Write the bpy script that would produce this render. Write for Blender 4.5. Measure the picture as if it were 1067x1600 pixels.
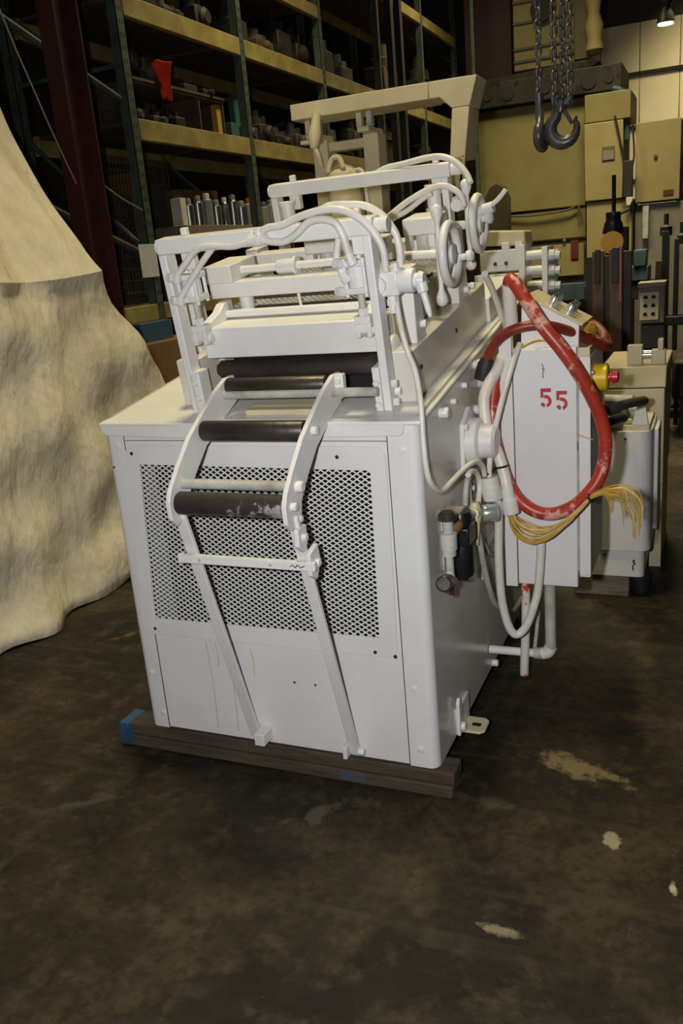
import bpy, bmesh, math, random
from mathutils import Vector, Matrix

for o in list(bpy.data.objects):
    bpy.data.objects.remove(o, do_unlink=True)
scene = bpy.context.scene
C = scene.collection
R = math.radians
rnd = random.Random(7)

# ------------------------------------------------------------------ camera
cam_data = bpy.data.cameras.new('camera')
cam_data.sensor_fit = 'VERTICAL'
cam_data.sensor_height = 36.0
cam_data.lens = 1345.0 / 1600.0 * 36.0
cam_data.clip_start = 0.05
cam_data.clip_end = 100
cam = bpy.data.objects.new('camera', cam_data)
C.objects.link(cam)
rot = Matrix(((0.9192765, -0.0346897, 0.3920808), (0.3843028, 0.2944634, -0.8749872), (-0.0851004, 0.9550329, 0.2840247)))
cam.matrix_world = Matrix.Translation((0.752, -2.232, 1.65)) @ rot.to_4x4()
scene.camera = cam

# ------------------------------------------------------------------ world, exposure, lights
world = bpy.data.worlds.new('world')
scene.world = world
world.use_nodes = True
world.node_tree.nodes['Background'].inputs[0].default_value = (1.0, 0.9, 0.75, 1)
world.node_tree.nodes['Background'].inputs[1].default_value = 0.02
scene.view_settings.view_transform = 'Standard'
scene.view_settings.look = 'None'
scene.view_settings.exposure = 0.0
scene.view_settings.gamma = 1.0
scene.view_settings.use_curve_mapping = False

# the camera's own flash: the camera is held upright, so it sits left of the lens
fd = bpy.data.lights.new('camera_flash', 'SPOT')
fd.energy = 203; fd.color = (0.98, 0.985, 1.0)
fd.shadow_soft_size = 0.03; fd.spot_size = R(105); fd.spot_blend = 0.5
flash = bpy.data.objects.new('camera_flash', fd); C.objects.link(flash)
flash.location = (0.60, -2.25, 1.70)
flash.rotation_euler = (Vector((-0.25, 0.2, 1.0)) - flash.location).to_track_quat('-Z', 'Y').to_euler()

# ------------------------------------------------------------------ materials
def lin(h):
    h = h.lstrip('#')
    v = [int(h[i:i + 2], 16) / 255 for i in (0, 2, 4)]
    return tuple((c / 12.92 if c <= 0.04045 else ((c + 0.055) / 1.055) ** 2.4) for c in v)

MATS = {}
def mat(name, c1, c2=None, scale=6.0, rough=0.5, metal=0.0, bump=0.0, bscale=40.0, lo=0.4, hi=0.7, spots=None, coat=0.0, emit=0.0, stretch=None, detail=6.0):
    m = bpy.data.materials.new(name); m.use_nodes = True
    nt = m.node_tree; N = nt.nodes; L = nt.links
    b = N['Principled BSDF']
    b.inputs['Roughness'].default_value = rough
    b.inputs['Metallic'].default_value = metal
    if coat: b.inputs['Coat Weight'].default_value = coat
    b.inputs['Base Color'].default_value = (*lin(c1), 1)
    tc = N.new('ShaderNodeTexCoord')
    src = tc.outputs['Object']
    if stretch:
        mp = N.new('ShaderNodeMapping'); mp.inputs['Scale'].default_value = stretch
        L.new(src, mp.inputs['Vector']); src = mp.outputs['Vector']
    last = None
    if c2:
        n = N.new('ShaderNodeTexNoise'); n.inputs['Scale'].default_value = scale; n.inputs['Detail'].default_value = detail
        n.inputs['Roughness'].default_value = 0.65
        L.new(src, n.inputs['Vector'])
        r = N.new('ShaderNodeValToRGB')
        r.color_ramp.elements[0].position = lo; r.color_ramp.elements[0].color = (*lin(c1), 1)
        r.color_ramp.elements[1].position = hi; r.color_ramp.elements[1].color = (*lin(c2), 1)
        L.new(n.outputs['Fac'], r.inputs['Fac'])
        last = r.outputs['Color']
    if spots:
        col, sc, th = spots
        n2 = N.new('ShaderNodeTexNoise'); n2.inputs['Scale'].default_value = sc; n2.inputs['Detail'].default_value = 8
        n2.inputs['Roughness'].default_value = 0.7
        L.new(src, n2.inputs['Vector'])
        r2 = N.new('ShaderNodeValToRGB')
        r2.color_ramp.elements[0].position = th; r2.color_ramp.elements[0].color = (0, 0, 0, 1)
        r2.color_ramp.elements[1].position = th + 0.03; r2.color_ramp.elements[1].color = (1, 1, 1, 1)
        L.new(n2.outputs['Fac'], r2.inputs['Fac'])
        mx = N.new('ShaderNodeMix'); mx.data_type = 'RGBA'
        L.new(r2.outputs['Color'], mx.inputs['Factor'])
        if last: L.new(last, mx.inputs['A'])
        else: mx.inputs['A'].default_value = (*lin(c1), 1)
        mx.inputs['B'].default_value = (*lin(col), 1)
        last = mx.outputs['Result']
    if last: L.new(last, b.inputs['Base Color'])
    if bump:
        n3 = N.new('ShaderNodeTexNoise'); n3.inputs['Scale'].default_value = bscale; n3.inputs['Detail'].default_value = 5
        L.new(src, n3.inputs['Vector'])
        bp = N.new('ShaderNodeBump'); bp.inputs['Strength'].default_value = min(bump, 1.0); bp.inputs['Distance'].default_value = 0.01 if bump <= 1 else 0.01 * bump
        L.new(n3.outputs['Fac'], bp.inputs['Height']); L.new(bp.outputs['Normal'], b.inputs['Normal'])
    if emit:
        b.inputs['Emission Color'].default_value = (*lin(c1), 1)
        b.inputs['Emission Strength'].default_value = emit
    MATS[name] = m
    return m

mat('white_paint', '#dcdad6', '#d2cfc8', 3.0, 0.38, bump=0.10, bscale=60, spots=('#8c8470', 9.0, 0.74))
mat('white_panel', '#d9d8d6', '#d0cdc8', 2.0, 0.42, bump=0.06, bscale=30, spots=('#77705f', 14.0, 0.765))
mat('white_gloss', '#d0cdc4', '#c2bdb0', 2.5, 0.22, bump=0.03, bscale=14, spots=('#a3906c', 5.0, 0.72))
mat('white_hose', '#dbd7ce', '#c9c4b6', 12.0, 0.4, bump=0.05, spots=('#8d8678', 30.0, 0.70))
mat('cream_paint', '#cfc3a0', '#b9ad88', 3.0, 0.45, bump=0.05)
mat('arm_paint', '#d4c8a6', '#c2b692', 3.0, 0.45, bump=0.05)
mat('grey_white', '#b9b7ae', '#8f8b80', 14.0, 0.5, bump=0.15, bscale=80)
mat('seam', '#4a4740', rough=0.8)
mat('rust_run', '#b59a5c', '#d0c9b4', 20.0, 0.6)
mat('dark_steel', '#3a342f', '#57504a', 7.0, 0.38, 0.55, bump=0.12, bscale=50)
mat('worn_roller', '#3b3632', '#4b4540', 9.0, 0.42, 0.4, bump=0.12, bscale=60, spots=('#b3b1ad', 9.0, 0.58))
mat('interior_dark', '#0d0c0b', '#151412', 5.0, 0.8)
mat('black_plastic', '#131314', '#1c1c1d', 20.0, 0.35)
mat('black_rubber', '#1b1b1c', '#2b2b2c', 20.0, 0.6, bump=0.1)
mat('red_hose', '#b03a26', '#8f2c1e', 6.0, 0.38, spots=('#cf9a8a', 5.0, 0.55))
mat('dark_red_hose', '#8a2d1f', '#5f2118', 7.0, 0.45)
mat('old_hose', '#8a5f50', '#6d3c30', 9.0, 0.5)
mat('speckled_hose', '#dcd6ca', '#cfc6b8', 8.0, 0.4, spots=('#c0402c', 13.0, 0.60))
mat('red_white_pipe', '#d6d2c8', '#c8c2b6', 5.0, 0.5, spots=('#c23a1e', 6.0, 0.52))
mat('yellow_wire', '#c79a2e', '#a8842a', 30.0, 0.45)
mat('pale_wire', '#d8d2c0', '#b8ae92', 30.0, 0.45)
mat('chrome', '#d8d8d8', rough=0.22, metal=0.7)
mat('brass', '#a67c3a', '#7d5a28', 30.0, 0.35, 0.9)
mat('stencil_red', '#b3202c', '#c0303a', 30.0, 0.6)
mat('yellow_plastic', '#e0b818', '#d0a810', 20.0, 0.35)
mat('red_plastic', '#b02030', rough=0.35)
mat('timber', '#4f4233', '#352b20', 5.0, 0.8, bump=0.5, bscale=30, stretch=(1, 8, 8))
mat('timber_pale', '#7d7260', '#5c5140', 5.0, 0.8, bump=0.5, bscale=30, stretch=(1, 8, 8))
mat('blue_paint', '#2a5078', '#213c58', 9.0, 0.6)
mat('blue_smear', '#3a4a66', '#4a4038', 9.0, 0.7)
mat('canvas', '#e0d6bd', '#c4b797', 2.6, 0.9, bump=2.6, bscale=8, stretch=(1, 1.6, 0.8), spots=('#8d7f60', 4.1, 0.66))
mat('rack_beam', '#9a8a52', '#74663a', 4.0, 0.55, spots=('#5c5038', 8.0, 0.70))
mat('rack_green', '#4a5548', '#343d30', 9.0, 0.55, spots=('#2d3028', 20.0, 0.58))
mat('column_red', '#33090a', '#240607', 3.0, 0.6)
mat('tan_machine', '#847a48', '#766c40', 1.5, 0.6, spots=('#5f5636', 5.0, 0.74))
mat('tan_machine_light', '#938759', '#87794e', 1.5, 0.6)
mat('tan_dark', '#5c543c', '#4a4430', 3.0, 0.7)
mat('oily_steel', '#2a251f', '#3c3428', 4.0, 0.6, 0.3, spots=('#15130f', 6.0, 0.55))
mat('rusty_bar', '#5f5347', '#7a563c', 6.0, 0.6, 0.4, spots=('#b04a24', 7.0, 0.62))
mat('olive_dark', '#37321f', '#28241a', 5.0, 0.6)
mat('orange_yellow', '#f2b21c', '#dca014', 8.0, 0.5)
mat('wall_panel', '#cfc5a8', '#c2b898', 1.0, 0.7)
mat('wall_dark', '#2a2622', '#35302a', 1.0, 0.8)
mat('ceiling_dark', '#1a1714', '#211d19', 0.8, 0.9)
mat('lamp_glow', '#fff0d8', emit=1.5)
mat('lamp_glow_bright', '#fff8ff', emit=40.0)
mat('lamp_body', '#3a3a3c', rough=0.5, metal=0.5)
mat('chain_steel', '#676564', '#403e3d', 30.0, 0.35, 0.4, bump=0.1)
mat('hook_steel', '#545355', '#39383a', 9.0, 0.34, 0.4, bump=0.1, bscale=30)
mat('cardboard', '#7b5a34', '#63472a', 3.0, 0.85)
mat('can_silver', '#a9abae', '#8b8d90', 10.0, 0.25, 0.9)
mat('can_white', '#cfcabb', '#b8b29f', 10.0, 0.5)
mat('can_grey', '#7c7d7c', '#6a6b6a', 10.0, 0.4)
mat('can_orange', '#c0651f', rough=0.5)
mat('can_yellow', '#c7ad35', rough=0.5)
mat('can_green', '#2f6b48', rough=0.5)
mat('can_red', '#5f1f18', rough=0.5)
mat('can_blue', '#33506a', rough=0.5)
mat('wire_crate', '#5d5644', '#3c382c', 8.0, 0.6, 0.3)
mat('red_cloth', '#e0371b', '#c02810', 12.0, 0.85, bump=0.5, bscale=20)
mat('paper', '#c9c9c4', '#bdbdb8', 4.0, 0.8)
mat('shelf_junk', '#2e2a23', '#1c1916', 6.0, 0.7)
mat('shelf_junk_grey', '#403d38', '#282623', 6.0, 0.6, 0.2)
mat('shelf_wood', '#4a3c2a', '#35291c', 6.0, 0.8)
mat('yellow_box', '#a8862c', rough=0.7)
mat('teal_box', '#2f5a50', '#274a44', 5.0, 0.7)
mat('blue_machine', '#3a5060', '#2f414d', 4.0, 0.6)
mat('grey_enclosure', '#7d786a', '#6c6759', 4.0, 0.55)
mat('grey_pedestal', '#4b4a48', '#3f3e3c', 4.0, 0.6)
mat('dark_machine', '#1b1916', '#26231f', 4.0, 0.7)
mat('rope', '#7d755f', rough=0.9)
mat('marker', '#2b2b2b', rough=0.9)

def floor_material():
    m = bpy.data.materials.new('oily_concrete'); m.use_nodes = True
    nt = m.node_tree; N = nt.nodes; L = nt.links
    b = N['Principled BSDF']; b.inputs['Specular IOR Level'].default_value = 0.25
    g = N.new('ShaderNodeNewGeometry'); P = g.outputs['Position']
    def noise(scale, detail=8, rough=0.6, dist=0.0, stretch=None, rz=0):
        n = N.new('ShaderNodeTexNoise'); n.inputs['Scale'].default_value = scale; n.inputs['Detail'].default_value = detail
        n.inputs['Roughness'].default_value = rough; n.inputs['Distortion'].default_value = dist
        if stretch:
            mp = N.new('ShaderNodeMapping'); mp.inputs['Scale'].default_value = stretch; mp.inputs['Rotation'].default_value = (0, 0, rz)
            L.new(P, mp.inputs['Vector']); L.new(mp.outputs['Vector'], n.inputs['Vector'])
        else: L.new(P, n.inputs['Vector'])
        return n.outputs['Fac']
    def ramp(fac, stops):
        r = N.new('ShaderNodeValToRGB'); e = r.color_ramp.elements
        while len(e) < len(stops): e.new(0.5)
        for i, (p, c) in enumerate(stops):
            e[i].position = p; e[i].color = (*lin(c), 1) if isinstance(c, str) else (c, c, c, 1)
        L.new(fac, r.inputs['Fac']); return r.outputs['Color']
    def mix(f, a, bb, mode='MIX'):
        x = N.new('ShaderNodeMix'); x.data_type = 'RGBA'; x.blend_type = mode
        L.new(f, x.inputs['Factor']); L.new(a, x.inputs['A'])
        if isinstance(bb, str): x.inputs['B'].default_value = (*lin(bb), 1)
        else: L.new(bb, x.inputs['B'])
        return x.outputs['Result']
    def math_(op, a, v):
        x = N.new('ShaderNodeMath'); x.operation = op
        L.new(a, x.inputs[0])
        if isinstance(v, (int, float)): x.inputs[1].default_value = v
        else: L.new(v, x.inputs[1])
        return x.outputs[0]
    col = ramp(noise(1.3, 10, 0.62), [(0.36, '#15110b'), (0.48, '#292217'), (0.58, '#3d3322'), (0.66, '#4a3f2a')])
    col = mix(ramp(noise(1.1, 6, 0.6, 0.6), [(0.50, 0.0), (0.60, 0.8)]), col, '#0e0c0a')
    col = mix(ramp(noise(9.0, 8, 0.7), [(0.50, 0.0), (0.66, 0.7)]), col, '#463c2a')
    col = mix(ramp(noise(26.0, 8, 0.75), [(0.42, 0.55), (0.52, 0.0)]), col, '#14110c')
    streak = ramp(noise(2.2, 6, 0.6, 0.0, (0.5, 5.0, 1.0), R(-58)), [(0.56, 0.0), (0.70, 0.6)])
    col = mix(streak, col, '#3d3628')
    # worn, paint-stained places and lighter yellowish patches at right: (x, y, radius x, radius y, colour, strength, rotation)
    floor_patches = [(0.36, 0.27, 0.30, 0.10, '#6b5d40', 1.0, -0.35), (0.53, -0.07, 0.04, 0.07, '#8c8268', 1.0, 0.2),
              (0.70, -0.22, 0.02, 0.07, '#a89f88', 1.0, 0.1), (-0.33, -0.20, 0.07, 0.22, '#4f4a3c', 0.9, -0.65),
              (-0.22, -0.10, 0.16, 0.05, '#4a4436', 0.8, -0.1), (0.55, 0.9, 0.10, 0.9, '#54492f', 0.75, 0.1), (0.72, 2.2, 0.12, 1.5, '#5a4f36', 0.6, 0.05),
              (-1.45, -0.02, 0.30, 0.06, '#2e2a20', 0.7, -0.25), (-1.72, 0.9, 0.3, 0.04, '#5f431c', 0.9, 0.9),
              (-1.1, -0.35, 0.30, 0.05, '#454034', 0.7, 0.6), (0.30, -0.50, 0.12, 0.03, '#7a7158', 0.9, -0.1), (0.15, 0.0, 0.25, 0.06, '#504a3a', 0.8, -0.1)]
    edge = noise(14.0, 8, 0.7)
    for (sx, sy, rx, ry, c, st, rz) in floor_patches:
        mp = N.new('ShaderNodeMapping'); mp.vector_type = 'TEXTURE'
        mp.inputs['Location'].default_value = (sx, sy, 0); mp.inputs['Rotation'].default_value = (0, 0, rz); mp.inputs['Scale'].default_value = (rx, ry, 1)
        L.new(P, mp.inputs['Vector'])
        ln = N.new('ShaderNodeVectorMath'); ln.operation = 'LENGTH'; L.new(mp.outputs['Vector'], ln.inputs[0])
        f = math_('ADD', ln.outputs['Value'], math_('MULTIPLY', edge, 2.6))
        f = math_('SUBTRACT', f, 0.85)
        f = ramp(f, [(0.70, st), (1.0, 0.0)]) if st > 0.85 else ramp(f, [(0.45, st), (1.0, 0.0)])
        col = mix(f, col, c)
    spk = ramp(noise(55.0, 3, 0.5), [(0.72, 0.0), (0.76, 0.7)])
    col = mix(spk, col, '#4a4334')
    # hairline cracks
    v = N.new('ShaderNodeTexVoronoi'); v.feature = 'DISTANCE_TO_EDGE'; v.inputs['Scale'].default_value = 0.55
    mpv = N.new('ShaderNodeVectorMath'); mpv.operation = 'ADD'
    nn = N.new('ShaderNodeTexNoise'); nn.inputs['Scale'].default_value = 5.0; nn.inputs['Detail'].default_value = 6; L.new(P, nn.inputs['Vector'])
    sc = N.new('ShaderNodeVectorMath'); sc.operation = 'SCALE'; sc.inputs['Scale'].default_value = 0.35; L.new(nn.outputs['Color'], sc.inputs[0])
    L.new(P, mpv.inputs[0]); L.new(sc.outputs[0], mpv.inputs[1]); L.new(mpv.outputs[0], v.inputs['Vector'])
    ck = ramp(v.outputs['Distance'], [(0.002, 0.6), (0.006, 0.0)])
    col = mix(ck, col, '#1c1915')
    L.new(col, b.inputs['Base Color'])
    rr = N.new('ShaderNodeMapRange'); rr.inputs['To Min'].default_value = 0.42; rr.inputs['To Max'].default_value = 0.8
    L.new(noise(3.0), rr.inputs['Value']); L.new(rr.outputs[0], b.inputs['Roughness'])
    bp = N.new('ShaderNodeBump'); bp.inputs['Strength'].default_value = 0.25; bp.inputs['Distance'].default_value = 0.01
    L.new(noise(30.0), bp.inputs['Height']); L.new(bp.outputs['Normal'], b.inputs['Normal'])
    MATS['floor'] = m
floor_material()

# ------------------------------------------------------------------ mesh builder
ALPHA = R(9.0)          # the straightener head and its deck are pitched up towards the back
CA, SA = math.cos(ALPHA), math.sin(ALPHA)
def U(p):               # deck coordinates (x, along the slope, square to it) -> world
    x, v, w = p
    return Vector((x, v * CA - w * SA, 1.2 + v * SA + w * CA))

WLOC = {}
class MB:
    def __init__(s, T=None):
        s.v = []; s.f = []; s.T = T
    def add(s, vs, fs):
        n = len(s.v)
        for p in vs:
            s.v.append(s.T(p) if s.T else Vector(p))
        for f in fs: s.f.append([i + n for i in f])
        return s
    def box(s, x0, x1, y0, y1, z0, z1):
        vs = [(x0, y0, z0), (x1, y0, z0), (x1, y1, z0), (x0, y1, z0), (x0, y0, z1), (x1, y0, z1), (x1, y1, z1), (x0, y1, z1)]
        return s.add(vs, [(0, 3, 2, 1), (4, 5, 6, 7), (0, 1, 5, 4), (1, 2, 6, 5), (2, 3, 7, 6), (3, 0, 4, 7)])
    def prism(s, poly, axis, a, b):
        n = len(poly); vs = []
        for d in (a, b):
            for (p, q) in poly:
                vs.append({'x': (d, p, q), 'y': (p, d, q), 'z': (p, q, d)}[axis])
        fs = [list(range(n))[::-1], list(range(n, 2 * n))]
        fs += [(i, (i + 1) % n, n + (i + 1) % n, n + i) for i in range(n)]
        return s.add(vs, fs)
    def cyl(s, p0, p1, r, seg=16, r2=None):
        return s.lathe(p0, p1, [(0, r), (1, r if r2 is None else r2)], seg)
    def lathe(s, p0, p1, prof, seg=16):      # prof: (fraction along, radius)
        p0 = Vector(p0); p1 = Vector(p1); d = p1 - p0
        q = d.to_track_quat('Z', 'Y'); X = q @ Vector((1, 0, 0)); Y = q @ Vector((0, 1, 0))
        vs = []; fs = []
        for (t, r) in prof:
            c = p0 + d * t
            for k in range(seg):
                a = 2 * math.pi * k / seg
                vs.append(tuple(c + X * (r * math.cos(a)) + Y * (r * math.sin(a))))
        m = len(prof)
        for j in range(m - 1):
            for k in range(seg):
                fs.append((j * seg + k, j * seg + (k + 1) % seg, (j + 1) * seg + (k + 1) % seg, (j + 1) * seg + k))
        fs.append(list(range(seg))[::-1]); fs.append([(m - 1) * seg + k for k in range(seg)])
        return s.add(vs, fs)
    def tube(s, pts, r, seg=10, sub=6, caps=True):
        pts = [Vector(p) for p in pts]
        path = []
        n = len(pts)
        for i in range(n - 1):
            p0 = pts[max(i - 1, 0)]; p1 = pts[i]; p2 = pts[i + 1]; p3 = pts[min(i + 2, n - 1)]
            for k in range(sub):
                t = k / sub
                path.append(0.5 * ((2 * p1) + (p2 - p0) * t + (2 * p0 - 5 * p1 + 4 * p2 - p3) * t * t + (3 * p1 - p0 - 3 * p2 + p3) * t ** 3))
        path.append(pts[-1])
        return s.sweep(path, r, seg, caps)
    def sweep(s, path, r, seg=10, caps=True):
        vs = []; fs = []; up = None; n = len(path)
        for i, p in enumerate(path):
            d = (path[min(i + 1, n - 1)] - path[max(i - 1, 0)])
            d = d.normalized() if d.length > 1e-9 else Vector((0, 0, 1))
            if up is None:
                up = d.orthogonal().normalized()
            up = (up - d * up.dot(d)).normalized()
            w = d.cross(up)
            rr = r(i / (n - 1)) if callable(r) else r
            for k in range(seg):
                a = 2 * math.pi * k / seg
                vs.append(tuple(p + up * (rr * math.cos(a)) + w * (rr * math.sin(a))))
        for i in range(n - 1):
            for k in range(seg):
                fs.append((i * seg + k, i * seg + (k + 1) % seg, (i + 1) * seg + (k + 1) % seg, (i + 1) * seg + k))
        if caps:
            fs.append(list(range(seg))[::-1]); fs.append([(n - 1) * seg + k for k in range(seg)])
        return s.add(vs, fs)
    def torus(s, c, axis, Rr, r, seg=36, sg=10, sx=1.0):
        c = Vector(c); q = Vector(axis).to_track_quat('Z', 'Y'); X = q @ Vector((1, 0, 0)); Y = q @ Vector((0, 1, 0)); Z = q @ Vector((0, 0, 1))
        vs = []; fs = []
        for i in range(seg):
            a = 2 * math.pi * i / seg; rad = X * math.cos(a) + Y * math.sin(a)
            for k in range(sg):
                b = 2 * math.pi * k / sg
                vs.append(tuple(c + rad * (Rr + r * math.cos(b)) + Z * (r * sx * math.sin(b))))
        for i in range(seg):
            for k in range(sg):
                fs.append((i * sg + k, ((i + 1) % seg) * sg + k, ((i + 1) % seg) * sg + (k + 1) % sg, i * sg + (k + 1) % sg))
        return s.add(vs, fs)
    def sphere(s, c, r, seg=12, rings=8, sz=1.0):
        prof = []
        for i in range(rings + 1):
            a = math.pi * i / rings
            prof.append(((1 - math.cos(a)) / 2, max(r * math.sin(a), 1e-4)))
        c = Vector(c)
        return s.lathe(c - Vector((0, 0, r * sz)), c + Vector((0, 0, r * sz)), prof, seg)
    def build(s, name, m, parent=None, bevel=0.0, smooth=True, segs=2):
        xs = [p.x for p in s.v]; ys = [p.y for p in s.v]; zs = [p.z for p in s.v]
        loc = Vector(((min(xs) + max(xs)) / 2, (min(ys) + max(ys)) / 2, min(zs)))
        me = bpy.data.meshes.new(name)
        me.from_pydata([tuple(p - loc) for p in s.v], [], s.f)
        bm = bmesh.new(); bm.from_mesh(me)
        bmesh.ops.recalc_face_normals(bm, faces=bm.faces)
        bm.to_mesh(me); bm.free()
        me.materials.append(MATS[m])
        if smooth:
            me.polygons.foreach_set('use_smooth', [True] * len(me.polygons))
            me.set_sharp_from_angle(angle=R(38))
        o = bpy.data.objects.new(name, me); C.objects.link(o)
        WLOC[o.name] = loc.copy()
        if parent:
            o.parent = parent; o.location = loc - WLOC[parent.name]
        else: o.location = loc
        if bevel:
            b = o.modifiers.new('bevel', 'BEVEL'); b.width = bevel; b.segments = segs; b.limit_method = 'ANGLE'; b.angle_limit = R(40)
        return o

def tag(o, label, cat, group=None):
    o['label'] = label; o['category'] = cat
    if group: o['group'] = group
    return o
def thing(name, loc, label, cat, group=None):
    o = bpy.data.objects.new(name, None); C.objects.link(o)
    o.location = loc; o.empty_display_size = 0.1
    WLOC[o.name] = Vector(loc)
    return tag(o, label, cat, group)
def struct(o):
    o['kind'] = 'structure'; return o
def stuff(o):
    o['kind'] = 'stuff'; return o
def move_copy(o, parent, wloc, rot=None):
    c = o.copy(); C.objects.link(c); c.parent = parent
    c.location = Vector(wloc) - (WLOC[parent.name] if parent else Vector((0, 0, 0)))
    WLOC[c.name] = Vector(wloc)
    if rot: c.rotation_euler = rot
    return c

def expanded(mb, P00, P10, P01, P11, nx, ny, sw, th, nrm):
    """Expanded metal: staggered diamonds between four corners."""
    P00, P10, P01, P11, nrm = [Vector(p) for p in (P00, P10, P01, P11, nrm)]
    def pt(u, v):
        u = min(max(u, 0), 1)
        return (P00 * (1 - u) + P10 * u) * (1 - v) + (P01 * (1 - u) + P11 * u) * v
    for j in range(2 * ny):
        for i in range(-1, nx + 1):
            for sgn in (-1, 1):
                u0 = (i + 0.5 * (j % 2)) / nx; u1 = u0 + sgn * 0.5 / nx
                if max(u0, u1) < 0.0 or min(u0, u1) > 1.0: continue
                a = pt(u0, j / (2 * ny)); b = pt(u1, (j + 1) / (2 * ny))
                d = (b - a)
                if d.length < 1e-5: continue
                s_ = d.normalized().cross(nrm).normalized() * (sw / 2)
                t = nrm * (th / 2) * (1 if sgn > 0 else 0.9)
                vs = [a - s_ - t, a + s_ - t, a + s_ + t, a - s_ + t, b - s_ - t, b + s_ - t, b + s_ + t, b - s_ + t]
                mb.add([tuple(q) for q in vs], [(0, 1, 5, 4), (1, 2, 6, 5), (2, 3, 7, 6), (3, 0, 4, 7)])
    return mb

# ------------------------------------------------------------------ the hall
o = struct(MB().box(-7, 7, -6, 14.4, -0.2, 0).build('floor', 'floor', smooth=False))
o = struct(MB().box(-7, 7, -6, 14.4, 7.2, 7.4).build('ceiling', 'ceiling_dark', smooth=False))
o = struct(MB().box(-7.2, -7, -6, 14.4, 0, 7.2).build('wall_left', 'wall_dark', smooth=False))
o = struct(MB().box(7, 7.2, -6, 14.4, 0, 7.2).build('wall_right', 'wall_dark', smooth=False))
o = struct(MB().box(-7, 7, -6.2, -6, 0, 7.2).build('wall_front', 'wall_dark', smooth=False))
wb = struct(MB().box(-7, 7, 14.2, 14.4, 0, 7.2).build('wall_back', 'wall_dark', smooth=False))
# pale siding panels in rows on the back wall, dark girts between the rows
for zi, (z0, z1) in enumerate([(0.6, 1.55), (1.6, 2.42), (2.47, 3.27), (3.32, 4.08), (4.13, 4.86)]):
    for xi in range(8):
        x0 = -2.4 + xi * 0.62
        if x0 + 0.61 > 2.6: continue
        MB().box(x0, x0 + 0.61, 14.17, 14.2, z0, z1).build('wall_panel', 'wall_panel', wb, bevel=0.006)
for z in (1.55, 2.42, 3.27, 4.08):
    MB().box(-2.4, 2.6, 14.14, 14.2, z, z + 0.05).build('wall_girt', 'ceiling_dark', wb)

def lamp(x, y, z, power, label, size=0.6, col=(1.0, 0.86, 0.50), spread=85):
    t = thing('high_bay_lamp', (x, y, z), label, 'lamp')
    mb = MB(); mb.lathe((x, y, z), (x, y, z + 0.34), [(0, size), (0.25, size * 0.9), (0.6, size * 0.45), (0.75, 0.09), (1, 0.09)], 20)
    mb.build('reflector', 'lamp_body', t)
    MB().cyl((x, y, z - 0.01), (x, y, z - 0.002), size * 0.85, 20).build('lens', 'lamp_glow' if size > 0.2 else 'lamp_glow_bright', t)
    MB().cyl((x, y, z + 0.34), (x, y, 7.2), 0.012, 8).build('hanger', 'lamp_body', t)
    d = bpy.data.lights.new('lamp_light', 'AREA'); d.shape = 'DISK'; d.size = size * 1.7; d.energy = power; d.color = col; d.spread = R(spread)
    l = bpy.data.objects.new('lamp_light', d); C.objects.link(l); l.parent = t; l.location = (0, 0, -0.02)
    return t
lamp(-0.6, 0.7, 6.2, 45, 'high bay lamp above the white machine, out of view')
lamp(-1.6, 5.2, 6.2, 95, 'high bay lamp above the aisle beside the rack, out of view', spread=120)
lamp(0.0, 6.0, 6.0, 100, 'high bay lamp above the tan machines at the back, out of view')
lamp(0.55, 12.7, 6.5, 115, 'lamp added to brighten the pale back wall, out of view')  # fill lamp added above the frame to lift the wall panels
lamp(-1.7, 10.2, 6.2, 90, 'lamp added to brighten the far rack bays, out of view', spread=120)  # unseen fill added to brighten the far rack beams
lamp(-0.034, 12.0, 4.36, 120, 'small bright lamp glowing near the ceiling at top right', size=0.12, col=(1.0, 0.9, 0.75))

# ------------------------------------------------------------------ the white straightener
M = thing('strip_straightener', (-0.53, 0.6, 0.09), 'large white painted strip straightener machine with mesh front and frames on top', 'machine')
T9 = math.tan(ALPHA)
D = 1.45                # cabinet depth
XL, XR = -1.072, 0.005
def ztop(y): return 1.2 + y * T9
# housing: side and back sheets
def side_poly(y0, y1, z0): return [(y0, z0), (y1, z0), (y1, ztop(y1)), (y0, ztop(y0))]
body = MB().prism(side_poly(0.03, D, 0.09), 'x', XR - 0.012, XR)
sp = body.build('side_panel', 'white_gloss', M)
MB().prism(side_poly(0.03, D, 0.09), 'x', XL, XL + 0.012).build('side_panel', 'white_panel', M)
MB().box(XL + 0.012, XR - 0.012, D - 0.012, D, 0.09, ztop(D) - 0.02).build('back_panel', 'white_panel', M)
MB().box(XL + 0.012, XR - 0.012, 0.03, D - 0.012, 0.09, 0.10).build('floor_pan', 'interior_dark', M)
# folded corner posts at the front, rounded outwards
def corner(x_in, x_out, sgn):
    r = 0.03; pts = [(x_in, 0.012), (x_in, 0.0)]
    for k in range(7):
        a = math.pi / 2 * k / 6
        pts.append((x_out - sgn * r + sgn * r * math.sin(a), r - r * math.cos(a)))
    pts += [(x_out, 0.035), (x_out - sgn * 0.012, 0.035), (x_out - sgn * 0.012, 0.03), (x_out - sgn * 0.03, 0.012)]
    return pts
for x_in, x_out, sgn in ((-0.995, XL, -1), (-0.088, XR, 1)):
    MB().prism(corner(x_in, x_out, sgn), 'z', 0.09, 1.19).build('corner_post', 'white_panel', M, bevel=0.002)
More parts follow.
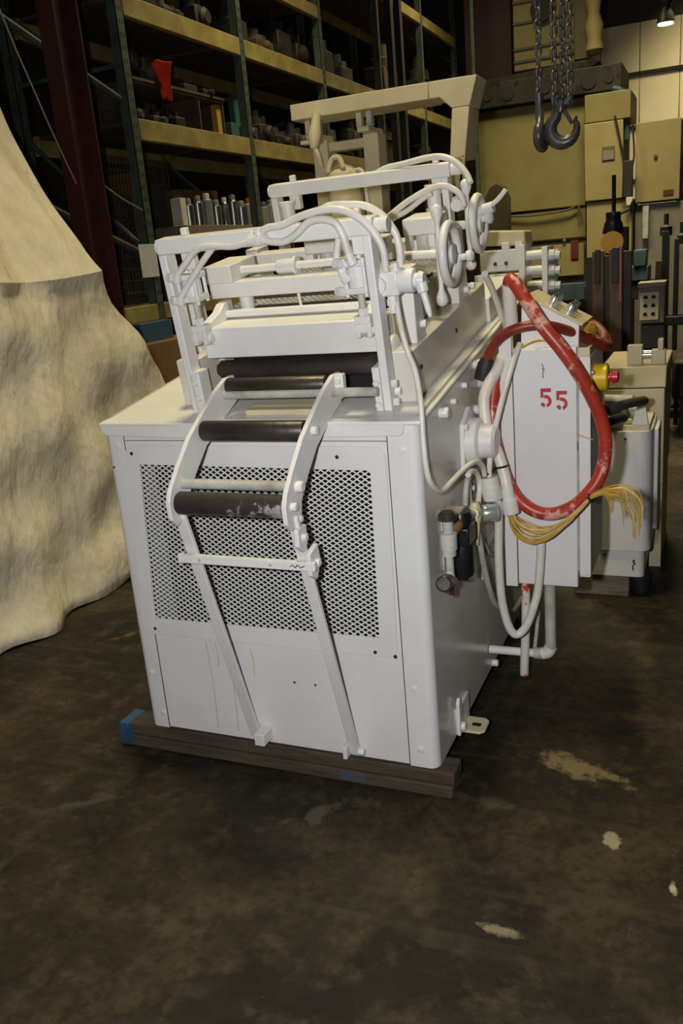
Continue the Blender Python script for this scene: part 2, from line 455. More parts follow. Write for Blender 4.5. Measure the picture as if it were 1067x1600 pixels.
# centre panel with its cut-out, in four strips around the mesh
x0, x1 = -0.993, -0.09
MQ = dict(tl=(-0.945, 1.062), tr=(-0.145, 1.054), bl=(-0.985, 0.518), br=(-0.158, 0.527))
def ring(o4, i4, ya, yb):
    vs = [(p[0], y, p[1]) for y in (ya, yb) for p in (*o4, *i4)]; fs = []
    for k in range(4):
        a, b = k, (k + 1) % 4
        fs += [(a, b, 4 + b, 4 + a), (8 + a, 12 + a, 12 + b, 8 + b), (a, 8 + a, 8 + b, b), (4 + a, 4 + b, 12 + b, 12 + a)]
    return MB().add(vs, fs)
ring([(x0, 0.095), (x1, 0.095), (x1, 1.19), (x0, 1.19)], [(MQ['bl'][0] - .001, MQ['bl'][1] - .01), (MQ['br'][0] + .01, MQ['br'][1] - .01), (MQ['tr'][0] + .01, MQ['tr'][1] + .01), (MQ['tl'][0] - .01, MQ['tl'][1] + .01)], 0.002, 0.012).build('front_panel', 'white_panel', M, bevel=0.0015)
# mesh frame: a plate with rounded corners laid over the panel
FR = MB()
out = []
fx0, fx1, fz0, fz1, rr_ = -1.035, -0.094, 0.458, 1.125, 0.035
def arc(cx, cz, a0, a1): return [(cx + rr_ * math.cos(R(a0 + (a1 - a0) * k / 5)), cz + rr_ * math.sin(R(a0 + (a1 - a0) * k / 5))) for k in range(6)]
out += arc(fx1 - rr_, fz1 - rr_, 0, 90) + arc(fx0 + rr_ + 0.04, fz1 - rr_, 90, 180) + arc(fx0 + rr_, fz0 + rr_, 180, 270) + arc(fx1 - rr_ - 0.008, fz0 + rr_ + 0.006, 270, 360)
inn = [MQ['tr'], MQ['tl'], MQ['bl'], MQ['br']]
q = [0, 6, 12, 18]
vs = []
for y in (-0.004, 0.001):
    vs += [(p[0], y, p[1]) for p in out] + [(p[0], y, p[1]) for p in inn]
fs = []
nO = 24; nA = 28
for k in range(4):
    a = k * 6
    for i in range(5):
        fs.append((a + i, a + i + 1, nO + k))
    fs.append((a + 5, (a + 6) % 24, nO + (k + 1) % 4, nO + k))
fs += [tuple(nA + i for i in f)[::-1] for f in fs]
for i in range(24): fs.append((i, (i + 1) % 24, nA + (i + 1) % 24, nA + i))
for i in range(4): fs.append((nO + i, nO + (i + 1) % 4, nA + nO + (i + 1) % 4, nA + nO + i))
FR.add(vs, fs)
FR.build('mesh_frame', 'white_panel', M, bevel=0.001)
mm = MB()
expanded(mm, (MQ['bl'][0] - .005, 0.004, MQ['bl'][1] - .005), (MQ['br'][0] + .005, 0.004, MQ['br'][1] - .005), (MQ['tl'][0] - .005, 0.004, MQ['tl'][1] + .005), (MQ['tr'][0] + .005, 0.004, MQ['tr'][1] + .005), 32, 32, 0.0037, 0.003, (0, -1, 0))
mm.build('expanded_mesh', 'white_paint', M, smooth=False)
MB().box(-1.05, -0.02, 0.22, 0.24, 0.12, 1.17).build('interior_shade_sheet', 'interior_dark', M)  # added dark sheet standing in for the unlit depth behind the mesh
# thin dark joints between the panels
for (xx, z0, z1) in ((-0.994, 0.095, 0.46), (-0.089, 0.095, 1.19), (-0.994, 1.10, 1.16)):
    MB().box(xx - 0.0012, xx + 0.0012, 0.0005, 0.012, z0, z1).build('panel_joint', 'seam', M)
MB().box(-0.99, -0.09, 0.0012, 0.012, 1.139, 1.141).build('panel_joint', 'seam', M)
# deck plate with folded front lip
dk = MB(U); dk.box(XL - 0.004, XR + 0.012, -0.012, 1.46, -0.012, 0.0)
dk.build('deck_plate', 'white_paint', M, bevel=0.004)
lip = MB(); zz = 1.197
lp = [(XL - 0.002, zz), (XL + 0.004, 1.168), (XL + 0.02, 1.158), (-0.70, 1.148), (-0.40, 1.152), (-0.05, 1.156), (-0.035, 1.165), (-0.032, zz)]
lip.prism(lp, 'y', -0.010, -0.005)
lip.build('deck_lip', 'white_paint', M, bevel=0.002)
# bolts and screws on the front
def hexbolt(p, d, r, h, m='white_paint', parent=M, name='bolt', seg=6):
    p = Vector(p); d = Vector(d).normalized()
    return MB().lathe(p, p + d * h, [(0, r), (0.8, r), (1, r * 0.8)], seg).build(name, m, parent)
for (x, z) in ((-1.033, 0.305), (-1.01, 0.15), (-0.058, 0.365), (-0.05, 0.155), (-0.045, 1.115), (-1.02, 1.125)):
    hexbolt((x, 0.002, z), (0, -1, 0), 0.011, 0.006, seg=14)
for (x, z) in ((-0.968, 1.098), (-0.245, 1.094), (-0.985, 0.48), (-0.175, 0.478), (-0.11, 0.47)):
    hexbolt((x, -0.003, z), (0, -1, 0), 0.006, 0.003, 'dark_steel', name='screw', seg=10)
for (x, z) in ((-1.05, 1.05), (-0.47, 0.335), (-0.395, 0.335)):
    hexbolt((x, 0.002, z), (0, -1, 0), 0.004, 0.002, 'dark_steel', name='screw', seg=8)
# rust runs down the panel
for (x, z0, z1) in ((-0.79, 0.12, 0.45), (-0.71, 0.12, 0.44), (-0.755, 0.36, 0.45), (-0.62, 0.34, 0.44)):
    MB().tube([(x, 0.002, z1), (x + 0.006, 0.002, (z0 + z1) / 2), (x + 0.002, 0.002, z0)], 0.0016, 5).build('rust_run', 'rust_run', M)

# bolts and bearing on the right side panel
for (y, z, r) in ((0.216, 1.178, 0.017), (0.344, 1.189, 0.010), (0.477, 1.217, 0.010), (0.635, 1.262, 0.017), (0.625, 1.109, 0.017), (0.732, 0.10, 0.014), (0.90, 1.30, 0.014), (0.30, 0.80, 0.009), (0.52, 0.86, 0.010)):
    hexbolt((XR, y, z), (1, 0, 0), r, r * 1.6, seg=12)
fl = MB()
fl.prism([(0.405, 0.93), (0.50, 0.915), (0.575, 0.97), (0.57, 1.10), (0.50, 1.145), (0.415, 1.10)], 'x', XR, XR + 0.016)
fo = fl.build('bearing_flange', 'white_paint', M, bevel=0.004)
MB().lathe((XR + 0.014, 0.49, 1.03), (XR + 0.105, 0.49, 1.03), [(0, 0.078), (0.35, 0.076), (0.42, 0.07), (0.45, 0.058), (0.9, 0.055), (1.0, 0.045)], 28).build('bearing_cap', 'white_paint', fo)
for (y, z) in ((0.425, 0.95), (0.555, 0.985), (0.425, 1.09), (0.55, 1.085)):
    hexbolt((XR + 0.016, y, z), (1, 0, 0), 0.012, 0.012, parent=fo, seg=10)
# lifting / hold-down bracket low on the right side
br = MB()
br.box(XR, XR + 0.012, 0.20, 0.34, 0.095, 0.19)
bo = br.build('hold_down_bracket', 'white_paint', M, bevel=0.005)
MB().prism([(XR + 0.012, 0.22), (XR + 0.075, 0.22), (XR + 0.09, 0.235), (XR + 0.09, 0.30), (XR + 0.075, 0.315), (XR + 0.012, 0.315)], 'z', 0.097, 0.107).build('bracket_foot', 'cream_paint', bo, bevel=0.003)
MB().prism([(XR + 0.04, 0.255), (XR + 0.07, 0.255), (XR + 0.07, 0.275), (XR + 0.04, 0.275)], 'z', 0.1065, 0.108).build('slot', 'interior_dark', bo)
hexbolt((XR + 0.012, 0.215, 0.125), (1, 0, 0), 0.016, 0.02, parent=bo, seg=12)
MB().prism([(0.19, 0.10), (0.225, 0.10), (0.225, 0.20), (0.205, 0.235), (0.19, 0.22)], 'x', XR + 0.008, XR + 0.02).build('gusset', 'white_paint', bo, bevel=0.003)

# ---- rails on the deck
XC = -0.425
def rail(xa, xb):
    a = MB(U); a.box(xa, xb, 0.15, 1.05, 0.0, 0.152)
    o = a.build('side_rail', 'white_gloss', M, bevel=0.004)
    b = MB(U); b.box(xa - 0.01, xb + 0.012, 1.05, 1.45, 0.0, 0.09)
    b.build('rear_rail_step', 'white_paint', M, bevel=0.004)
    return o
rail(-0.115, -0.042); rail(-0.838, -0.762)
for v in (0.22, 0.62):
    p = U((-0.042, v, 0.085)); hexbolt(p, (1, 0, 0), 0.008, 0.004, 'dark_steel', name='screw', seg=8)
# roll housings standing on the rails
for xa, xb in ((-0.098, -0.05), (-0.836, -0.79)):
    for v0, v1, w1 in ((0.235, 0.33, 0.325), (0.72, 0.85, 0.39)):
        a = MB(U); a.prism([(v0, 0.15), (v1, 0.15), (v1 - 0.02, w1), (v0 + 0.012, w1)], 'x', xa, xb)
        a.build('roll_housing', 'white_paint', M, bevel=0.004)
for v, w in ((0.29, 0.195), (0.80, 0.18), (0.88, 0.175)):
    p = U((-0.05, v, w)); hexbolt(p, (1, 0, 0), 0.012, 0.016, seg=8)
# inner side plates between the housings
for xa in (-0.735, -0.14):
    a = MB(U); a.box(xa, xa + 0.022, 0.24, 1.0, 0.0, 0.255)
    a.build('inner_side_plate', 'cream_paint', M, bevel=0.003)
b = MB(U); b.lathe((-0.118, 0.20, 0.14), (-0.10, 0.20, 0.14), [(0, 0.05), (0.7, 0.05), (1, 0.04)], 20); b.build('bearing_cap', 'white_paint', M)

# ---- portal frames
def portal(v, wt, dw):
    t = MB(U); t.box(-0.765, -0.085, v, v + 0.06, wt - dw, wt)
    to = t.build('frame_bar', 'white_paint', M, bevel=0.004)
    for x0_, x1_ in ((-0.763, -0.738), (-0.118, -0.094)):
        p = MB(U); p.box(x0_, x1_, v, v + 0.055, 0.0, wt - dw); p.build('frame_post', 'white_paint', M, bevel=0.003)
    e = MB(U); e.cyl((-0.765, v + 0.03, wt - dw * 0.55), (-0.776, v + 0.03, wt - dw * 0.55), 0.02, 12); e.build('end_boss', 'white_paint', to)
    e = MB(U); e.cyl((-0.085, v + 0.03, wt - dw * 0.55), (-0.05, v + 0.03, wt - dw * 0.55), 0.02, 12); e.build('end_boss', 'white_paint', to)
    for x in (-0.69, -0.15):
        e = MB(U); e.box(x, x + 0.02, v + 0.03, v + 0.05, wt, wt + 0.022); e.build('lug', 'white_paint', to, bevel=0.003)
        e = MB(U); e.box(x - 0.005, x + 0.035, v + 0.015, v + 0.045, wt - dw - 0.05, wt - dw); e.build('cylinder_hanger', 'white_paint', to, bevel=0.003)
    return to
portal(0.075, 0.535, 0.045)
portal(0.86, 0.59, 0.045)
for x0_, x1_ in ((-0.748, -0.715), (-0.142, -0.12)):
    a = MB(U); a.box(x0_, x1_, 0.075, 0.135, 0.0, 0.13); a.build('post_foot', 'white_paint', M, bevel=0.003)
for (x, v, w) in ((-0.093, 0.10, 0.075), (-0.093, 0.10, 0.02), (-0.093, 0.12, 0.045)):
    hexbolt(U((x, v, w)), (1, 0, 0), 0.012, 0.016)
for (x, w) in ((-0.131, 0.085), (-0.131, 0.02), (-0.731, 0.05), (-0.731, 0.10)):
    hexbolt(U((x, 0.075, w)), (0, -CA, -SA), 0.010, 0.010)

# ---- front plate, rod, lugs
a = MB(U); a.box(-0.712, -0.12, 0.14, 0.27, 0.157, 0.252); a.build('front_plate', 'white_paint', M, bevel=0.004)
a = MB(U); a.cyl((-0.69, 0.255, 0.268), (-0.15, 0.255, 0.268), 0.0125, 14); a.build('lift_rod', 'white_paint', M)
for x in (-0.705, -0.175):
    a = MB(U); a.prism([(0.10, 0.225), (0.14, 0.20), (0.23, 0.25), (0.275, 0.262), (0.275, 0.295), (0.245, 0.305), (0.21, 0.285), (0.12, 0.265), (0.10, 0.25)], 'x', x, x + 0.03)
    a.build('lift_lug', 'white_paint', M, bevel=0.003)
for i, x in enumerate((-0.46, -0.48)):
    MB(U).box(x, x + 0.012, 0.139, 0.141, 0.245, 0.25)
# ---- dark feed rollers behind the plate
a = MB(U); a.lathe((-0.735, 0.235, 0.093), (-0.12, 0.235, 0.093), [(0, 0.02), (0.02, 0.02), (0.021, 0.03), (0.9, 0.03), (0.901, 0.024), (1, 0.02)], 24); a.build('feed_roller', 'dark_steel', M)
a = MB(U); a.box(-0.72, -0.12, 0.30, 0.34, 0.0, 0.157); a.build('roll_bed', 'interior_dark', M)
a = MB(U); a.cyl((-0.62, 0.05, 0.068), (-0.12, 0.05, 0.068), 0.0135, 14); a.build('pivot_shaft', 'grey_white', M)
a = MB(U); a.box(-0.56, -0.27, 0.05, 0.13, 0.0, 0.018); a.build('strip_tray', 'cream_paint', M, bevel=0.002)
# rollers inside the head
for v, w in ((0.42, 0.17), (0.50, 0.24), (0.58, 0.17), (0.66, 0.24), (0.74, 0.17)):
    a = MB(U); a.cyl((-0.71, v, w), (-0.12, v, w), 0.034, 18); a.build('straightening_roller', 'dark_steel', M)

# ---- air cylinders
def cylinder(x, v, w0, w1, parent=M):
    s = 0.034
    b = MB(U); b.lathe((x, v, w0 + 0.018), (x, v, w1 - 0.018), [(0, 0.029), (1, 0.029)], 20)
    bo = b.build('air_cylinder', 'white_paint', parent)
    for wa, wb_ in ((w0, w0 + 0.018), (w1 - 0.018, w1)):
        c = MB(U); c.box(x - s, x + s, v - s, v + s, wa, wb_); c.build('end_cap', 'white_paint', bo, bevel=0.004)
    for sx in (-1, 1):
        for sv in (-1, 1):
            c = MB(U); c.cyl((x + sx * 0.028, v + sv * 0.028, w0 - 0.008), (x + sx * 0.028, v + sv * 0.028, w1 + 0.006), 0.0055, 8); c.build('tie_rod', 'white_paint', bo)
    c = MB(U); c.cyl((x, v, w0), (x, v, 0.275), 0.0105, 12); c.build('piston_rod', 'grey_white', bo)
    c = MB(U); c.lathe((x, v, 0.272), (x, v, 0.292), [(0, 0.015), (1, 0.015)], 6); c.build('rod_nut', 'white_paint', bo)
    c = MB(U)
    c.box(x - 0.024, x + 0.024, v - 0.02, v + 0.02, 0.25, 0.272)
    c.box(x - 0.024, x - 0.010, v - 0.02, v + 0.02, 0.212, 0.25); c.box(x + 0.010, x + 0.024, v - 0.02, v + 0.02, 0.212, 0.25)
    c.build('clevis', 'white_paint', bo, bevel=0.002)
    c = MB(U); c.cyl((x - 0.03, v, 0.228), (x + 0.034, v, 0.228), 0.012, 10); c.build('clevis_pin', 'white_paint', bo)
    c = MB(U); c.prism([(v - 0.015, w1), (v + 0.015, w1), (v + 0.015, w1 + 0.025), (v + 0.006, w1 + 0.04), (v - 0.006, w1 + 0.04), (v - 0.015, w1 + 0.025)], 'x', x + 0.008, x + 0.02); c.build('rear_eye', 'white_paint', bo, bevel=0.002)
    for wz, dx in ((w1 - 0.012, -0.04), (w0 + 0.004, -0.045)):
        c = MB(U); c.lathe((x - 0.03, v - 0.02, wz), (x + dx - 0.004, v - 0.05, wz + 0.012), [(0, 0.012), (0.5, 0.012), (0.51, 0.015), (1, 0.013)], 8); c.build('hose_fitting', 'white_paint', bo)
    return bo
cylinder(-0.158, 0.115, 0.336, 0.428)
cylinder(-0.695, 0.115, 0.345, 0.428)
for x in (-0.158, -0.695):
    pass

# ---- cross channels, gearboxes, shafts
a = MB(U); a.box(-0.752, -0.07, 0.30, 0.37, 0.308, 0.358); a.build('cross_channel', 'white_paint', M, bevel=0.003)
a = MB(U); a.box(-0.752, -0.655, 0.285, 0.46, 0.358, 0.412); a.build('gear_case', 'white_paint', M, bevel=0.003)
a = MB(U); a.cyl((-0.655, 0.36, 0.383), (-0.21, 0.36, 0.383), 0.0125, 14); a.build('cross_shaft', 'white_paint', M)
a = MB(U); a.lathe((-0.525, 0.36, 0.383), (-0.455, 0.36, 0.383), [(0, 0.02), (0.08, 0.023), (0.85, 0.023), (0.86, 0.028), (1, 0.028)], 16); a.build('shaft_coupling', 'white_paint', M)
a = MB(U); a.cyl((-0.64, 0.33, 0.25), (-0.64, 0.33, 0.308), 0.024, 16); a.build('screw_jack', 'white_paint', M)
a = MB(U); a.box(-0.725, -0.695, 0.29, 0.33, 0.255, 0.30); a.build('guide_block', 'white_paint', M, bevel=0.003)
a = MB(U); a.cyl((-0.43, 0.29, 0.25), (-0.434, 0.29, 0.31), 0.005, 8); a.lathe((-0.43, 0.29, 0.25), (-0.43, 0.29, 0.256), [(0, 0.012), (1, 0.012)], 8); a.build('stay_rod', 'white_paint', M)
a = MB(U); a.box(-0.752, -0.07, 0.63, 0.71, 0.33, 0.385); a.build('cross_channel', 'white_paint', M, bevel=0.003)
def gear(x0, x1, v0, v1, w0, w1):
    a = MB(U); a.box(x0, x1, v0, v1, w0, w1)
    o = a.build('gear_case', 'white_paint', M, bevel=0.006)
    for x in (x0 + 0.012, x1 - 0.022):
        a = MB(U); a.box(x - 0.008, x + 0.014, v0 + 0.004, v0 + 0.03, w0 - 0.04, w0); a.build('case_leg', 'white_paint', o, bevel=0.002)
    a = MB(U); a.cyl(((x0 + x1) / 2, v0 + 0.05, w0 - 0.07), ((x0 + x1) / 2, v0 + 0.05, w0), 0.03, 16); a.build('screw_jack', 'grey_white', o)
    hexbolt(U((x0 + 0.015, v0, w0 + 0.01)), (0, -CA, -SA), 0.006, 0.005, parent=o)
    return o
gear(-0.183, -0.072, 0.60, 0.74, 0.402, 0.455)
gear(-0.50, -0.375, 0.52, 0.66, 0.385, 0.44)
a = MB(U); a.box(-0.36, -0.205, 0.50, 0.56, 0.375, 0.425); a.build('motor_case', 'white_paint', M, bevel=0.005)
a = MB(U); a.cyl((-0.19, 0.55, 0.352), (-0.03, 0.55, 0.347), 0.0145, 14); a.build('wheel_shaft', 'white_paint', M)
a = MB(U); a.cyl((-0.17, 0.86, 0.39), (-0.02, 0.86, 0.385), 0.014, 14); a.build('wheel_shaft', 'white_paint', M)
# mesh guard over the rolls
g = MB(U); expanded(g, (-0.735, 0.29, 0.262), (-0.1, 0.29, 0.262), (-0.735, 1.0, 0.262), (-0.1, 1.0, 0.262), 30, 26, 0.0042, 0.002, (0, 0, 1)); g.build('guard_mesh', 'grey_white', M, smooth=False)
a = MB(U); a.box(-0.60, -0.12, 0.30, 0.32, 0.262, 0.276); a.build('guard_strip', 'dark_steel', M)

# ---- handwheels
def handwheel(xw, v, w, Rr, lean):
    a = MB(U); a.torus((xw, v, w), (1, 0, 0.0), Rr, 0.0145, 40, 10)
    o = a.build('handwheel', 'white_paint', M)
    for k in range(3):
        an = R(90 + 120 * k + 20)
        a = MB(U); a.cyl((xw - 0.008, v, w), (xw, v + math.cos(an) * Rr, w + math.sin(an) * Rr), 0.010, 8, 0.008); a.build('spoke', 'white_paint', o)
    a = MB(U); a.lathe((xw - 0.035, v, w), (xw + 0.016, v, w), [(0, 0.022), (0.5, 0.026), (0.52, 0.040), (0.75, 0.040), (0.77, 0.030), (0.95, 0.030), (1, 0.014)], 20); a.build('hub', 'white_paint', o)
    # locking lever: two arms with swollen ends
    d = Vector((0, math.sin(lean), math.cos(lean))); c = Vector((xw - 0.03, v - 0.02, w))
    for s in (1, -1):
        a = MB(U); a.lathe(c, c + d * s * (Rr * 1.75), [(0, 0.011), (0.35, 0.010), (0.55, 0.008), (0.66, 0.009), (0.8, 0.018), (0.9, 0.020), (0.97, 0.014), (1, 0.004)], 14)
        a.build('lever_arm', 'white_paint', o)
    return o
w1 = handwheel(-0.018, 0.55, 0.345, 0.088, 0.10)
w2 = handwheel(-0.002, 0.87, 0.385, 0.085, 0.05)
a = MB(U); a.lathe((0.01, 0.56, 0.33), (0.055, 0.56, 0.335), [(0, 0.010), (0.4, 0.010), (0.5, 0.017), (0.85, 0.017), (1, 0.008)], 12); a.build('spinner_knob', 'white_paint', w1)
a = MB(U); a.lathe((0.01, 0.87, 0.40), (0.05, 0.86, 0.402), [(0, 0.013), (0.4, 0.013), (0.5, 0.020), (0.85, 0.020), (1, 0.01)], 12); a.build('spinner_knob', 'white_paint', w2)
a = MB(U); a.cyl((0.03, 0.865, 0.43), (0.04, 0.86, 0.43), 0.018, 12); a.tube([(0.03, 0.86, 0.43), (0.07, 0.86, 0.455), (0.10, 0.86, 0.485)], 0.008, 8); a.lathe((0.0, 0.865, 0.425), (0.055, 0.86, 0.435), [(0, 0.018), (1, 0.018)], 12); a.build('crank_handle', 'white_paint', w2)

# ---- valve by the right post
a = MB(U); a.box(-0.115, -0.045, 0.11, 0.17, 0.318, 0.385); vo = a.build('air_valve', 'white_paint', M, bevel=0.006)
a = MB(U); a.cyl((-0.05, 0.14, 0.355), (-0.006, 0.14, 0.352), 0.033, 22); a.build('valve_cap', 'white_paint', vo, bevel=0.003)
a = MB(U); a.lathe((-0.006, 0.14, 0.352), (0.022, 0.14, 0.352), [(0, 0.02), (0.4, 0.02), (0.5, 0.025), (1, 0.02)], 16); a.build('valve_knob', 'white_paint', vo)
a = MB(U); a.lathe((0.012, 0.135, 0.345), (0.034, 0.12, 0.255), [(0, 0.018), (0.25, 0.016), (0.3, 0.010), (0.8, 0.009), (1, 0.005)], 12); a.build('valve_lever', 'white_paint', vo)
a = MB(U); a.cyl((-0.10, 0.11, 0.352), (-0.10, 0.098, 0.352), 0.022, 18); a.cyl((-0.10, 0.098, 0.352), (-0.098, 0.092, 0.352), 0.012, 14); a.build('valve_port', 'white_paint', vo)
for x, w in ((-0.103, 0.385), (-0.055, 0.385)):
    a = MB(U); a.lathe((x, 0.13, w - 0.01), (x, 0.13, w + 0.02), [(0, 0.014), (0.6, 0.014), (0.61, 0.011), (1, 0.011)], 8); a.build('hose_fitting', 'white_paint', vo)
a = MB(U); a.lathe((-0.073, 0.13, 0.325), (-0.073, 0.13, 0.27), [(0, 0.014), (0.3, 0.014), (0.31, 0.017), (0.6, 0.017), (0.61, 0.012), (1, 0.012)], 8); a.build('hose_fitting', 'white_paint', vo)
# small valve on the second portal
a = MB(U); a.box(-0.07, -0.03, 0.80, 0.85, 0.44, 0.485); vo = a.build('air_valve', 'white_paint', M, bevel=0.006)
a = MB(U); a.cyl((-0.05, 0.80, 0.46), (-0.05, 0.785, 0.46), 0.02, 16); a.build('valve_port', 'white_paint', vo)
cy = MB(U); cy.lathe((-0.14, 0.84, 0.44), (-0.14, 0.84, 0.53), [(0, 0.03), (0.15, 0.03), (0.16, 0.024), (0.84, 0.024), (0.85, 0.03), (1, 0.03)], 16); cy.build('air_cylinder', 'white_paint', M)
cy = MB(U); cy.lathe((-0.69, 0.84, 0.44), (-0.69, 0.84, 0.53), [(0, 0.03), (0.15, 0.03), (0.16, 0.024), (0.84, 0.024), (0.85, 0.03), (1, 0.03)], 16); cy.build('air_cylinder', 'white_paint', M)
# tee on the front bar
a = MB(); tee = Vector((-0.42, -0.012, 1.712))
a.lathe(tee + Vector((-0.03, 0, 0)), tee + Vector((0.03, 0, 0)), [(0, 0.014), (0.25, 0.014), (0.26, 0.018), (0.75, 0.018), (0.76, 0.014), (1, 0.014)], 10)
a.lathe(tee, tee + Vector((0.004, 0, 0.03)), [(0, 0.015), (0.7, 0.015), (1, 0.012)], 10); a.sphere(tee, 0.019)
a.build('hose_tee', 'white_paint', M)

